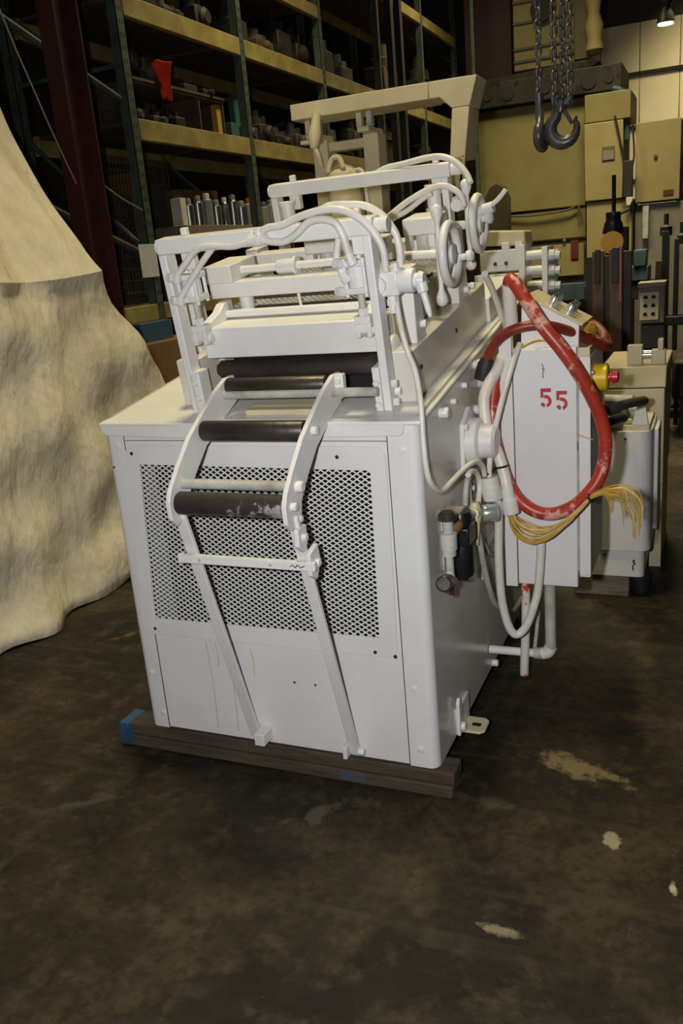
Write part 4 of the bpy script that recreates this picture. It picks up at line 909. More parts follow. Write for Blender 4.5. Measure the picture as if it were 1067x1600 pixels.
hexbolt((0.40, 1.70, 0.765), (0, -1, 0), 0.006, 0.004, 'dark_steel', parent=K, name='screw', seg=8)
hexbolt((0.31, 1.71, 0.21), (0, -1, 0), 0.006, 0.004, 'dark_steel', parent=K, name='screw', seg=8)
t = MB().box(0.17, 0.42, 1.72, 1.86, 0.0, 0.10).build('timber_block', 'timber_pale', bevel=0.006); tag(t, 'short grey timber block under the hydraulic tank', 'timber')
t = MB().lathe((0.465, 1.80, 0), (0.465, 1.80, 0.104), [(0, 0.035), (0.3, 0.045), (1, 0.05)], 12).build('rubber_foot', 'black_rubber'); tag(t, 'black rubber foot under the corner of the hydraulic tank', 'foot')
# rear cream case behind the tank
B = thing('power_unit', (0.42, 2.3, 0.0), 'cream coloured power unit case behind the hydraulic tank', 'machine')
MB().box(0.24, 0.54, 2.10, 2.75, 0.45, 0.92).build('case', 'cream_paint', B, bevel=0.006)
MB().prism([(2.10, 0.925), (2.75, 0.925), (2.75, 1.02), (2.14, 1.02)], 'x', 0.24, 0.545).build('case_lid', 'cream_paint', B, bevel=0.006)
MB().box(0.245, 0.30, 2.15, 2.70, 0.0, 0.45).build('leg', 'cream_paint', B)
MB().box(0.48, 0.535, 2.15, 2.70, 0.0, 0.45).build('leg', 'cream_paint', B)
MB().box(0.36, 0.43, 2.20, 2.26, 1.02, 1.115).build('bearing_block', 'cream_paint', B, bevel=0.004)
MB().box(0.47, 0.535, 2.20, 2.26, 1.02, 1.09).build('bearing_block', 'cream_paint', B, bevel=0.004)
MB().box(0.50, 0.525, 2.20, 2.26, 1.09, 1.14).build('clamp', 'cream_paint', B, bevel=0.003)
MB().cyl((0.43, 2.23, 1.065), (0.47, 2.23, 1.065), 0.022, 14).build('shaft', 'chrome', B)

# ------------------------------------------------------------------ rear portal (loop arm) behind the straightener
P_ = thing('loop_arm_frame', (-0.80, 2.25, 0.0), 'white square-tube arm bent down at the right, standing behind the machine', 'frame')
MB().box(-1.322, -0.575, 2.20, 2.44, 2.345, 2.422).build('top_tube', 'arm_paint', P_, bevel=0.004)
MB().prism([(-0.573, 2.345), (-0.52, 2.345), (-0.462, 2.29), (-0.372, 2.29), (-0.332, 2.42), (-0.573, 2.422)], 'y', 2.20, 2.40).build('mitre_corner', 'arm_paint', P_, bevel=0.004)
MB().prism([(-0.460, 2.288), (-0.374, 2.288), (-0.405, 2.06), (-0.482, 2.06)], 'y', 2.20, 2.40).build('drop_tube', 'arm_paint', P_, bevel=0.004)
MB().box(-0.46, -0.42, 2.20, 2.24, 1.9, 2.06).build('drop_bracket', 'grey_white', P_, bevel=0.003)
MB().prism([(-0.425, 2.07), (-0.405, 2.07), (-0.42, 1.85), (-0.45, 1.85)], 'y', 2.20, 2.22).build('side_strap', 'arm_paint', P_, bevel=0.002)
for x in (-1.275, -0.985):
    MB().box(x, x + 0.085, 2.34, 2.46, 0.0, 2.25).build('stand_post', 'arm_paint', P_, bevel=0.004)
    MB().box(x + 0.01, x + 0.075, 2.24, 2.46, 2.25, 2.275).build('post_cap', 'arm_paint', P_, bevel=0.003)
    MB().box(x + 0.0, x + 0.03, 2.26, 2.30, 2.275, 2.345).build('cap_block', 'arm_paint', P_, bevel=0.003)
    MB().box(x + 0.055, x + 0.085, 2.26, 2.30, 2.275, 2.345).build('cap_block', 'grey_white', P_, bevel=0.003)
MB().box(-1.19, -0.985, 2.36, 2.44, 2.19, 2.235).build('stand_rail', 'arm_paint', P_, bevel=0.003)
MB().box(-1.30, -1.19, 2.24, 2.30, 2.228, 2.248).build('cap_plate', 'arm_paint', P_, bevel=0.003)
MB().lathe((-1.17, 2.19, 2.36), (-1.185, 2.15, 2.19), [(0, 0.022), (0.3, 0.026), (0.6, 0.034), (0.8, 0.03), (1, 0.02)], 14).build('hung_cover', 'arm_paint', P_)
MB().tube([(-1.185, 2.15, 2.20), (-1.165, 2.15, 2.16), (-1.16, 2.17, 2.10)], 0.012, 8, 4).build('hanger_cord', 'arm_paint', P_)
MB().prism([(-1.215, 2.02), (-1.205, 2.06), (-1.03, 2.09), (-1.0, 2.05), (-1.02, 2.02)], 'y', 2.26, 2.40).build('motor_bracket', 'arm_paint', P_, bevel=0.01)
MB().lathe((-1.10, 2.33, 1.75), (-1.10, 2.33, 2.12), [(0, 0.10), (0.72, 0.095), (0.74, 0.105), (0.86, 0.10), (0.95, 0.06), (1, 0.02)], 18).build('motor', 'arm_paint', P_)
MB().tube([(-1.03, 2.28, 2.07), (-0.985, 2.28, 2.07), (-0.965, 2.28, 2.0), (-0.955, 2.28, 1.75)], 0.012, 8, 5).build('motor_hose', 'white_hose', P_)
MB().tube([(-1.16, 2.25, 2.08), (-1.13, 2.25, 2.14), (-1.09, 2.25, 2.14), (-1.07, 2.25, 2.09)], 0.014, 8, 5).build('lifting_eye', 'arm_paint', P_)
MB().box(-1.27, -0.90, 2.34, 2.46, 0.06, 0.14).build('base_rail', 'arm_paint', P_)

# ------------------------------------------------------------------ rear cylinder unit, right of the handwheels
Q = thing('feed_unit', (-0.1, 1.9, 0.0), 'white feed unit with tie-rod cylinders behind the handwheels', 'machine')
MB().box(-0.30, -0.06, 1.82, 2.05, 0.0, 1.45).build('base', 'white_paint', Q, bevel=0.004)
MB().prism([(-0.30, 1.64), (-0.045, 1.625), (-0.05, 1.69), (-0.30, 1.71)], 'y', 1.82, 2.0).build('top_cover', 'cream_paint', Q, bevel=0.008)
MB().box(-0.25, -0.05, 1.80, 1.95, 1.52, 1.615).build('front_plate', 'white_paint', Q, bevel=0.004)
MB().box(-0.28, -0.05, 1.80, 1.95, 1.45, 1.51).build('lower_plate', 'white_paint', Q, bevel=0.004)
MB().box(-0.072, -0.045, 1.79, 1.96, 1.42, 1.63).build('end_plate', 'white_paint', Q, bevel=0.003)
MB().box(0.03, 0.055, 1.79, 1.96, 1.40, 1.615).build('end_plate', 'white_paint', Q, bevel=0.003)
for z in (1.45, 1.515, 1.58):
    MB().cyl((-0.05, 1.83, z), (0.04, 1.83, z), 0.022, 14).build('tie_cylinder', 'white_paint', Q)
    MB().lathe((0.055, 1.83, z - 0.005), (0.105, 1.83, z - 0.008), [(0, 0.024), (0.5, 0.024), (0.55, 0.018), (1, 0.018)], 8).build('rod_nut', 'white_paint', Q)
for x in (-0.18, -0.13): hexbolt((x, 1.80, 1.555), (0, -1, 0), 0.009, 0.004, 'dark_steel', parent=Q, name='screw', seg=10)
for x in (-0.15, -0.09): MB().box(x, x + 0.035, 1.80, 1.84, 1.612, 1.645).build('spacer', 'white_paint', Q, bevel=0.003)

# ------------------------------------------------------------------ canvas cover at left
def canvas():
    cols, rows = 90, 60
    zs_top = 3.3
    def edge(s):          # profile of the front face: s from 0 (floor) to 1 (top); returns x, z
        L1, L2 = 1.66, 2.1
        d = s * (L1 + L2)
        if d < L1:
            return -2.32 + 0.04 * math.sin(d * 2.2), d
        k = d - L1
        return -2.30 - k * 0.555, 1.66 + k * 0.832
    def yr(z):
        pts = [(0, 2.35), (0.5, 2.28), (1.08, 2.13), (1.33, 1.93), (1.56, 1.78), (1.76, 1.70), (2.1, 1.76), (2.35, 1.81), (2.62, 1.86), (4, 1.9)]
        for (a, b), (c, d) in zip(pts, pts[1:]):
            if a <= z <= c: return b + (d - b) * (z - a) / (c - a)
        return 1.9
    def hsh(i): return math.sin(i * 12.9898) * 43758.5453 % 1
    vs = []; fs = []
    for j in range(rows + 1):
        x, z = edge(j / rows)
        for i in range(cols + 1):
            u = i / cols
            y = -1.6 + (yr(z) + 1.6) * u
            fold = 0.018 * math.sin(y * 9 + z * 3.5) + 0.012 * math.sin(y * 17 - z * 6 + 1.3) + 0.010 * math.sin(y * 4.0 + z * 11)
            fold += 0.014 * math.sin(z * 13 + 2.2 * math.sin(y * 2.4)) * (1 if z < 1.6 else 0.25)
            if z > 1.66:
                fold += 0.022 * abs(math.sin(y * 7.5 + 0.6 * math.sin(z * 2))) ** 3 - 0.012 * abs(math.sin(y * 11 + 1)) ** 6
            if z < 0.35: fold += (0.35 - z) * (0.25 + 0.12 * math.sin(y * 11))
            bx = x + fold
            bz = z + 0.03 * math.sin(y * 3 + 1) * (1 if 0.3 < z < 1.8 else 0)
            if j == 0: bz = 0.004 + 0.012 * (1 + math.sin(y * 14)) * 0.5
            vs.append((bx, y + 0.015 * math.sin(z * 10) * u, bz))
    W_ = cols + 1
    for j in range(rows):
        for i in range(cols):
            fs.append((j * W_ + i, j * W_ + i + 1, (j + 1) * W_ + i + 1, (j + 1) * W_ + i))
    n0 = len(vs)
    # end face, folding round to the back
    for j in range(rows + 1):
        x, z = edge(j / rows)
        p = vs[j * W_ + cols]
        for k in range(1, 9):
            t = k / 8
            vs.append((p[0] - t * 0.42, p[1] + 0.05 * math.sin(t * 9 + z * 3) + 0.04 * t, p[2]))
    for j in range(rows):
        for k in range(8):
            a = j * W_ + cols if k == 0 else n0 + j * 8 + k - 1
            b = n0 + j * 8 + k
            c = n0 + (j + 1) * 8 + k
            d = (j + 1) * W_ + cols if k == 0 else n0 + (j + 1) * 8 + k - 1
            fs.append((a, b, c, d))
    a = MB(); a.add(vs, fs)
    o = a.build('canvas_cover', 'canvas')
    o.data.polygons.foreach_set('use_smooth', [True] * len(o.data.polygons))
    md = o.modifiers.new('thick', 'SOLIDIFY'); md.thickness = 0.006
    return o
tag(canvas(), 'cream canvas cover draped to the floor over a machine at left', 'canvas cover')

# ------------------------------------------------------------------ pallet rack
RX = -3.2
UPY = [1.70, 3.53, 5.33, 7.15, 8.98, 10.8, 12.6]
RK = thing('pallet_rack', (-3.7, 7.0, 0.0), 'long pallet rack with pale beams and green uprights behind the machine', 'rack')
for i, y in enumerate(UPY):
    for x in (RX, RX - 1.0):
        u = MB()
        u.box(x - 0.075, x, y - 0.045, y - 0.04, 0, 5.8); u.box(x - 0.075, x, y + 0.04, y + 0.045, 0, 5.8); u.box(x - 0.005, x, y - 0.045, y + 0.045, 0, 5.8)
        uo = u.build('upright', 'rack_green', RK)
        if x == RX and i in (1, 2, 3):
            s_ = MB()
            for k in range(30):
                z = 1.4 + k * 0.085
                s_.box(x - 0.001, x + 0.001, y - 0.022, y - 0.010, z, z + 0.03); s_.box(x - 0.001, x + 0.001, y + 0.010, y + 0.022, z, z + 0.03)
            stuff(s_.build('punched_slots', 'interior_dark', uo))
    for k in range(4):
        z = 0.5 + k * 1.3
        MB().cyl((RX - 0.04, y, z), (RX - 1.0, y, z + (0.9 if k % 2 else 0.0)), 0.018, 6).build('brace', 'rack_green', RK)
for i in range(len(UPY) - 1):
    y0_, y1_ = UPY[i] + 0.045, UPY[i + 1] - 0.045
    levels = [(1.30, .12), (2.595, 0.148), (3.42, 0.145)] + ([(4.05, 0.12)] if 1 <= i < 3 else []) + ([(4.66, 0.13)] if i >= 3 else [])
    if i == 0: levels = [(1.30, .12)]
    for z, hgt in levels:
        for x in (RX, RX - 0.95):
            MB().box(x - 0.05, x + 0.004, y0_, y1_, z, z + hgt).build('beam', 'rack_beam', RK, bevel=0.006)
        MB().box(RX - 0.93, RX - 0.05, y0_, y1_, z + hgt - 0.03, z + hgt - 0.008).build('shelf_deck', 'shelf_wood', RK)
# long diagonal braces near the first upright
MB().cyl((-3.25, 2.0, 3.3), (-3.25, 3.5, 2.85), 0.025, 6).build('brace', 'rack_green', RK)
MB().cyl((-3.25, 2.4, 2.15), (-3.25, 3.6, 1.75), 0.025, 6).build('brace', 'rack_green', RK)
# a tall dark frame standing in front of the far bays
for y in (9.0, 9.35):
    u = MB().box(-3.10, -3.02, y - 0.05, y + 0.05, 0, 6.0).build('dark_post', 'dark_machine')
    tag(u, 'dark steel post standing before the far rack bays, ' + ('the nearer of the two' if y < 9.2 else 'the farther of the two'), 'post', 'dark posts before the rack')
def slope_beam(p, q, h, name, label):
    a = MB(); p = Vector(p); q = Vector(q)
    a.add([tuple(p), tuple(q), tuple(q + Vector((0, 0, h))), tuple(p + Vector((0, 0, h))), tuple(p + Vector((-.05, 0, 0))), tuple(q + Vector((-.05, 0, 0))), tuple(q + Vector((-.05, 0, h))), tuple(p + Vector((-.05, 0, h)))],
          [(0, 1, 2, 3), (4, 7, 6, 5), (0, 4, 5, 1), (3, 2, 6, 7), (0, 3, 7, 4), (1, 5, 6, 2)])
    return tag(a.build(name, 'rack_beam'), label, 'beam')

# goods on the rack
def goods(name, label, cat, mb, m, group=None, bevel=0.004):
    return tag(mb.build(name, m, bevel=bevel), label, cat, group)
Z1, Z2 = 2.735, 3.557   # shelf tops
ZL = 1.416
# bench with spray cans
bench = thing('parts_shelf', (-3.42, 5.1, 1.4), 'brown shelf board holding the row of spray cans', 'shelf')
MB().box(-3.62, -3.26, 4.15, 6.25, 1.93, 2.0).build('board', 'timber_pale', bench, bevel=0.004)
for y in (4.2, 5.2, 6.2): MB().box(-3.60, -3.30, y - 0.02, y + 0.02, 1.415, 1.93).build('board_leg', 'shelf_wood', bench)
can_list = [('can_silver', 'can_grey', 'plain silver'), ('can_silver', 'can_grey', 'silver'), ('can_grey', 'can_white', 'dark grey with cream cap'), ('can_silver', 'can_grey', 'scuffed silver'),
            ('can_silver', 'can_white', 'slim silver'), ('can_silver', 'can_grey', 'bright silver'), ('can_silver', 'can_grey', 'wide silver'), ('can_white', 'can_orange', 'white with orange cap'),
            ('can_yellow', 'can_white', 'yellow and white'), ('can_grey', 'can_blue', 'grey with blue cap'), ('can_grey', 'can_grey', 'wide grey'), ('can_grey', 'can_green', 'grey with green cap'), ('can_silver', 'can_grey', 'small silver'), ('can_grey', 'can_red', 'grey with red cap')]
n = len(can_list); od = ['first', 'second', 'third', 'fourth', 'fifth', 'sixth', 'seventh', 'eighth', 'ninth', 'tenth', 'eleventh', 'twelfth', 'thirteenth', 'last']
for k, (m1, m2, desc) in enumerate(can_list):
    y = 4.36 + k * 0.152
    r = 0.05 if k not in (4, 12) else 0.038
    if k in (6, 10): r = 0.058
    hh = 0.175 + 0.025 * ((k * 7) % 3)
    t = thing('spray_can', (-3.36, y, 2.0), desc + ' spray can on the brown shelf, ' + od[k] + ' from the left', 'can', 'spray cans on the shelf')
    MB().lathe((-3.36, y, 2.0), (-3.36, y, 2.0 + hh), [(0, r), (0.93, r), (1, r * 0.72)], 14).build('can_body', m1, t)
    MB().lathe((-3.36, y, 2.0 + hh), (-3.36, y, 2.0 + hh + 0.045), [(0, r * 0.62), (0.8, r * 0.62), (1, r * 0.5)], 12).build('cap', m2, t)
    if k in (7, 8): MB().lathe((-3.36, y, 2.06), (-3.36, y, 2.15), [(0, r + .0012), (1, r + .0012)], 14).build('label_band', 'can_yellow' if k == 8 else 'paper', t)
goods('cream_carton', 'small cream carton at the left end of the spray cans', 'carton', MB().box(-3.42, -3.32, 4.19, 4.27, 2.0, 2.22), 'can_white')
goods('cardboard_box', 'brown cardboard box behind the spray cans', 'box', MB().box(-3.88, -3.66, 4.75, 5.4, 1.416, 2.34), 'cardboard')
# wire crate
CR = thing('wire_crate', (-3.6, 4.15, 1.416), 'dark wire mesh crate under the lower beam of the rack', 'crate')
MB().box(-4.05, -3.66, 3.72, 4.58, 1.416, 1.47).build('crate_base', 'dark_machine', CR)
for k in range(12):
    z = 1.50 + k * 0.095
    MB().box(-3.652, -3.646, 3.72, 4.58, z, z + 0.010).build('crate_wire', 'wire_crate', CR)
for k in range(20):
    y = 3.72 + k * 0.045
    MB().box(-3.66, -3.654, y, y + 0.008, 1.47, 2.56).build('crate_wire', 'wire_crate', CR)
for k in range(5):
    goods('parcel', ['flat', 'square', 'narrow', 'low', 'tall'][k] + ' dark parcel stored inside the wire crate', 'parcel', MB().box(-4.02, -3.70, 3.75 + k * 0.165, 3.89 + k * 0.165, 1.472, 1.75 + [0.12, 0.5, 0.7, 0.3, 0.62][k]), ['shelf_junk', 'shelf_junk_grey', 'cardboard'][k % 3])
# wooden sub-shelf on level one, bay one
SS = thing('sub_shelf', (-3.5, 4.5, Z1), 'low wooden shelf standing on the lower rack level', 'shelf')
MB().box(-3.75, -3.33, 3.75, 5.12, 3.03, 3.05).build('board', 'shelf_wood', SS)
MB().box(-3.34, -3.32, 3.75, 5.12, 3.05, 3.07).build('front_edge', 'shelf_wood', SS)
for y in (3.76, 4.7, 5.10): MB().box(-3.7, -3.34, y, y + 0.02, Z1 - 0.005, 3.03).build('leg', 'shelf_wood', SS)
def flange(y, z, r, label, m='shelf_junk_grey'):
    t = thing('pipe_flange', (-3.45, y, z), label, 'flange', 'flanges on the sub shelf')
    MB().lathe((-3.50, y - 0.03, z + r), (-3.44, y + 0.0, z + r), [(0, r), (1, r)], 22).build('disc', m, t)
    MB().lathe((-3.44, y, z + r), (-3.36, y + 0.03, z + r), [(0, r * 0.5), (0.8, r * 0.45), (1, r * 0.3)], 16).build('hub', m, t)
flange(3.88, 3.05, 0.17, 'large grey round flange beside the first rack upright')
flange(4.28, 3.05, 0.14, 'smaller grey round flange beside the red cloth')
def cloth():
    vs = []; fs = []
    for j in range(9):
        for i in range(7):
            u, v = i / 6, j / 8
            w = 0.15 * (1 - 0.75 * v)
            vs.append((-3.34 + w * u + 0.012 * math.sin(u * 9 + v * 5), 4.06 + 0.12 * v + 0.05 * u, 3.215 - 0.25 * v - 0.05 * (u - 0.5) ** 2 + 0.012 * math.sin(u * 6)))
    for j in range(8):
        for i in range(6): fs.append((j * 7 + i, j * 7 + i + 1, (j + 1) * 7 + i + 1, (j + 1) * 7 + i))
    a = MB().add(vs, fs); o = a.build('red_cloth', 'red_cloth'); md = o.modifiers.new('t', 'SOLIDIFY'); md.thickness = 0.008; return o
tag(cloth(), 'bright red rag hanging over the edge of the rack sub shelf', 'rag')
lab = ['dusty grey casting', 'small dark gearbox', 'pale metal cover plate', 'brown wooden tray', 'rusty bracket', 'dark pump body', 'grey tool box', 'dull steel block', 'greasy coupling', 'old motor end', 'pale carton', 'flat dark tray']
rj = random.Random(3)
# lower level, first bays
spots = [(3.78, Z1, 0.16, 0.20, 0, 'on the lower rack level under the sub shelf'), (4.10, Z1, 0.18, 0.16, 1, 'on the lower rack level left of the yellow box'), (4.40, Z1, 0.14, 0.2, 5, 'under the middle of the sub shelf'),
         (4.62, 3.05, 0.2, 0.13, 3, 'on top of the sub shelf'), (4.90, 3.05, 0.16, 0.12, 4, 'at the right end of the sub shelf'), (5.60, Z1, 0.30, 0.26, 9, 'right of the second rack upright'),
         (5.95, Z1, 0.26, 0.34, 6, 'on the lower rack level in the second bay'), (6.35, Z1, 0.34, 0.22, 2, 'on the lower rack level behind the white arm'), (6.75, Z1, 0.25, 0.3, 7, 'on the lower rack level at the end of the second bay'),
         (3.80, Z2, 0.25, 0.22, 10, 'on the upper rack level at the left'), (4.15, Z2, 0.22, 0.3, 8, 'on the upper rack level beside the first upright'), (4.5, Z2, 0.3, 0.18, 11, 'on the upper rack level in the first bay'),
         (4.95, Z2, 0.22, 0.36, 5, 'on the upper rack level by the second upright'), (5.6, Z2, 0.3, 0.4, 0, 'on the upper rack level right of the second upright'), (6.1, Z2, 0.35, 0.25, 3, 'on the upper rack level in the second bay'),
         (6.55, Z2, 0.3, 0.5, 9, 'on the upper rack level under the white arm'), (6.95, Z2, 0.24, 0.42, 1, 'on the upper rack level at the third upright'), (7.6, Z2, 0.4, 0.5, 6, 'on the upper rack level in the third bay'),
         (8.2, Z2, 0.35, 0.35, 4, 'on the upper rack level beyond the third upright'), (7.5, Z1, 0.4, 0.5, 7, 'on the lower rack level in the third bay'), (8.3, Z1, 0.4, 0.6, 0, 'on the lower rack level beyond the third upright'),
         (9.6, Z1, 0.6, 0.55, 2, 'on the lower rack level in the far bay'), (9.8, Z2, 0.6, 0.7, 8, 'on the upper rack level in the far bay'), (11.4, Z2, 0.6, 0.8, 9, 'on the upper rack level of the last bay'), (11.3, Z1, 0.6, 0.5, 5, 'on the lower rack level of the last bay')]
for (y, z, w, hh, li, where) in spots:
    t = thing('stored_part', (-3.5, y, z), lab[li] + ' ' + where, 'machine part', 'parts stored on the rack')
    m = ['shelf_junk', 'shelf_junk_grey', 'shelf_wood', 'oily_steel'][rj.randrange(4)]
    MB().box(-3.62, -3.34, y - w / 2, y + w / 2, z, z + hh * 0.6).build('casting', m, t, bevel=0.015)
    if rj.random() < 0.6:
        MB().lathe((-3.34, y, z + hh * 0.35), (-3.29, y, z + hh * 0.35), [(0, hh * 0.22), (0.5, hh * 0.22), (1, hh * 0.14)], 14).build('boss', m, t)
    MB().lathe((-3.46, y - w * 0.1, z + hh * 0.6), (-3.46, y - w * 0.1, z + hh), [(0, w * 0.3), (0.4, w * 0.28), (0.5, w * 0.18), (1, w * 0.16)], 12).build('top_boss', m, t)
    MB().box(-3.58, -3.40, y + w * 0.15, y + w * 0.4, z + hh * 0.6, z + hh * 0.85).build('rib', m, t, bevel=0.006)
goods('yellow_box', 'upright yellow box on the lower rack level', 'box', MB().box(-3.42, -3.36, 5.03, 5.10, Z1, 3.02), 'yellow_box')
goods('teal_box', 'dark green box beside the yellow box on the lower rack level', 'box', MB().box(-3.5, -3.3, 5.16, 5.27, Z1, 2.88), 'teal_box')
goods('green_sheet', 'tall green board leaning by the second rack upright', 'board', MB().box(-3.44, -3.38, 5.40, 5.62, Z1, 3.14), 'teal_box')
goods('cardboard_box', 'brown cardboard box on the floor by the canvas cover', 'box', MB().box(-3.5, -2.98, 2.9, 3.75, 0.0, 1.16), 'cardboard')
goods('blue_label_patch', 'dark blue bin on the cardboard box', 'bin', MB().box(-3.4, -3.1, 3.1, 3.5, 1.16, 1.30), 'can_blue')
# sheet of paper hung on the first upright
pp_ = goods('paper_notice', 'white paper sheet hung below the first rack upright', 'paper', MB().box(-3.195, -3.192, 3.34, 3.56, 1.62, 1.86), 'paper', bevel=0)
# dangling ropes
r1 = MB().tube([(-3.1, 2.56, 4.2), (-3.1, 2.60, 3.4), (-3.1, 2.66, 2.7), (-3.12, 2.85, 2.33), (-3.15, 3.1, 2.2), (-3.19, 3.45, 2.1)], 0.007, 6, 8).build('cord', 'rope'); tag(r1, 'thin cord hanging in a bow left of the first rack upright', 'cord')
r1 = MB().tube([(-2.75, 1.66, 4.0), (-2.75, 1.75, 3.2), (-2.76, 2.0, 2.6), (-2.8, 2.25, 2.2)], 0.004, 6, 8).build('cord', 'rope'); tag(r1, 'thin cord hanging across the red column', 'cord')
# red column
cl = MB(); cl.box(-2.90, -2.78, 2.27, 2.285, 0, 7.2); cl.box(-2.90, -2.78, 2.485, 2.50, 0, 7.2); cl.box(-2.85, -2.835, 2.285, 2.485, 0, 7.2)
tag(cl.build('steel_column', 'column_red'), 'dark red steel column at upper left beside the rack', 'column')

# ------------------------------------------------------------------ chain hoist
HT = thing('chain_hoist', (0.09, 1.8, 3.0), 'chain hoist with steel hooks on chains at upper right', 'hoist')
MB().box(-0.03, 0.22, 1.68, 1.92, 3.0, 3.3).build('hoist_body', 'oily_steel', HT, bevel=0.02)
MB().cyl((0.095, 1.8, 3.3), (0.095, 1.8, 7.2), 0.02, 10).build('suspension_rod', 'oily_steel', HT)
def link_mesh(L_, Wd, r):
    a = MB(); path = []
    hl = L_ / 2 - Wd / 2; rad = Wd / 2 - r
    for k in range(7):
        t = math.pi * k / 6; path.append(Vector((rad * math.cos(t), 0, hl + rad * math.sin(t))))
    for k in range(7):
        t = math.pi + math.pi * k / 6; path.append(Vector((rad * math.cos(t), 0, -hl + rad * math.sin(t))))
    n = len(path); vs = []; fs = []; sg = 6
    for i, p in enumerate(path):
        d = (path[(i + 1) % n] - path[i - 1]).normalized(); w = d.cross(Vector((0, 1, 0)))
        for k in range(sg):
            b = 2 * math.pi * k / sg
            vs.append(tuple(p + Vector((0, 1, 0)) * (r * math.cos(b)) + w * (r * math.sin(b))))
    for i in range(n):
        for k in range(sg):
            fs.append((i * sg + k, i * sg + (k + 1) % sg, ((i + 1) % n) * sg + (k + 1) % sg, ((i + 1) % n) * sg + k))
    me = bpy.data.meshes.new('link'); me.from_pydata(vs, [], fs); me.materials.append(MATS['chain_steel'])
    me.polygons.foreach_set('use_smooth', [True] * len(me.polygons))
    return me
lm = link_mesh(0.056, 0.034, 0.0058)
def chain(x, y, z0, z1):
    ch = bpy.data.objects.new('chain', None); C.objects.link(ch); ch.parent = HT; ch.location = Vector((x, y, z0)) - WLOC[HT.name]; WLOC[ch.name] = Vector((x, y, z0))
    z = z0; k = 0
    while z < z1:
        l = bpy.data.objects.new('link', lm); C.objects.link(l); l.parent = ch
        l.location = (rnd.uniform(-.002, .002), 0, z - z0); l.rotation_euler = (0, 0, R(45 + 90 * (k % 2) + rnd.uniform(-14, 14)))
        z += 0.0435; k += 1
chain(0.030, 1.80, 2.23, 3.0); chain(0.097, 1.78, 2.20, 3.0); chain(0.128, 1.82, 2.19, 3.0); chain(0.160, 1.78, 2.19, 3.0)
# hooks: tapered sweep around an arc; the first seen edge-on, the second facing the camera
def hook(c, rad, ang, s):
    X = Vector((math.cos(ang), math.sin(ang), 0)); Z = Vector((0, 0, 1)); c = Vector(c)
    path = [c + X * (-0.3 * rad) + Z * (rad * 2.1), c + X * (-0.35 * rad) + Z * (rad * 1.6)]
    for k in range(15):
        t = R(125 + (390 - 125) * k / 14)
        path.append(c + X * (rad * math.cos(t)) + Z * (rad * math.sin(t)))
    path.append(c + X * (rad * 0.98) + Z * (rad * 0.75))
    def rr(t): return s * (0.55 + 0.62 * math.sin(min(1, t * 1.25) * math.pi) ** 0.7) * (1 if t < 0.9 else 0.75 - 4 * (t - 0.9))
    a = MB(); a.sweep(path, rr, 12)
    return a
hk = hook((0.130, 1.80, 2.086), 0.056, 0.0, 0.026).build('hook', 'hook_steel', HT)
MB().tube([(0.094, 1.79, 2.215), (0.102, 1.79, 2.19), (0.127, 1.79, 2.178), (0.155, 1.79, 2.19), (0.163, 1.79, 2.215)], 0.012, 10, 6).build('clevis_yoke', 'hook_steel', hk)
MB().lathe((0.118, 1.79, 2.15), (0.126, 1.79, 2.195), [(0, 0.018), (0.5, 0.022), (1, 0.016)], 12).build('hook_shank', 'hook_steel', hk)
MB().cyl((0.118, 1.785, 2.185), (0.168, 1.785, 2.10), 0.008, 8).build('safety_latch', 'hook_steel', hk)
hk = hook((0.040, 1.80, 2.072), 0.050, R(82), 0.020).build('hook', 'hook_steel', HT)
MB().lathe((0.030, 1.80, 2.10), (0.030, 1.80, 2.235), [(0, 0.014), (0.35, 0.018), (0.6, 0.016), (1, 0.020)], 12).build('hook_shank', 'hook_steel', hk)

# ------------------------------------------------------------------ tan machine group at the back
TM = thing('tan_press', (-0.9, 8.4, 0.0), 'large tan painted press enclosure at the back right', 'machine')
MB().box(-1.76, -0.60, 8.0, 9.3, 1.95, 3.04).build('guard_panel', 'tan_machine', TM, bevel=0.01)
MB().box(-1.76, -0.60, 8.02, 9.3, 1.62, 1.94).build('lower_panel', 'tan_machine', TM, bevel=0.01)
MB().box(-1.76, -0.60, 8.05, 9.3, 0.0, 1.60).build('base', 'tan_dark', TM, bevel=0.01)
MB().box(-1.70, -0.62, 8.01, 8.04, 1.22, 1.56).build('control_panel', 'tan_machine_light', TM, bevel=0.004)
MB().box(-1.08, -0.90, 8.0, 8.015, 1.30, 1.52).build('data_plate', 'wall_panel', TM, bevel=0.002)
MB().box(-0.76, -0.68, 7.995, 8.012, 1.40, 1.60).build('warning_sign', 'can_red', TM)['label'] = 'small dark red warning sign'
MB().sphere((-0.83, 8.0, 1.60), 0.022).build('indicator_lamp', 'can_green', TM)
MB().tube([(-1.55, 7.98, 1.93), (-1.2, 7.97, 1.90), (-0.8, 7.97, 1.92), (-0.68, 7.97, 1.96), (-0.66, 7.97, 1.84)], 0.012, 6, 5).build('conduit', 'tan_dark', TM)
MB().box(-1.72, -0.5, 7.95, 8.0, 0.95, 1.14).build('bed', 'blue_machine', TM, bevel=0.01)
MB().box(-0.98, -0.90, 7.96, 8.0, 1.14, 1.42).build('blue_post', 'blue_machine', TM, bevel=0.006)
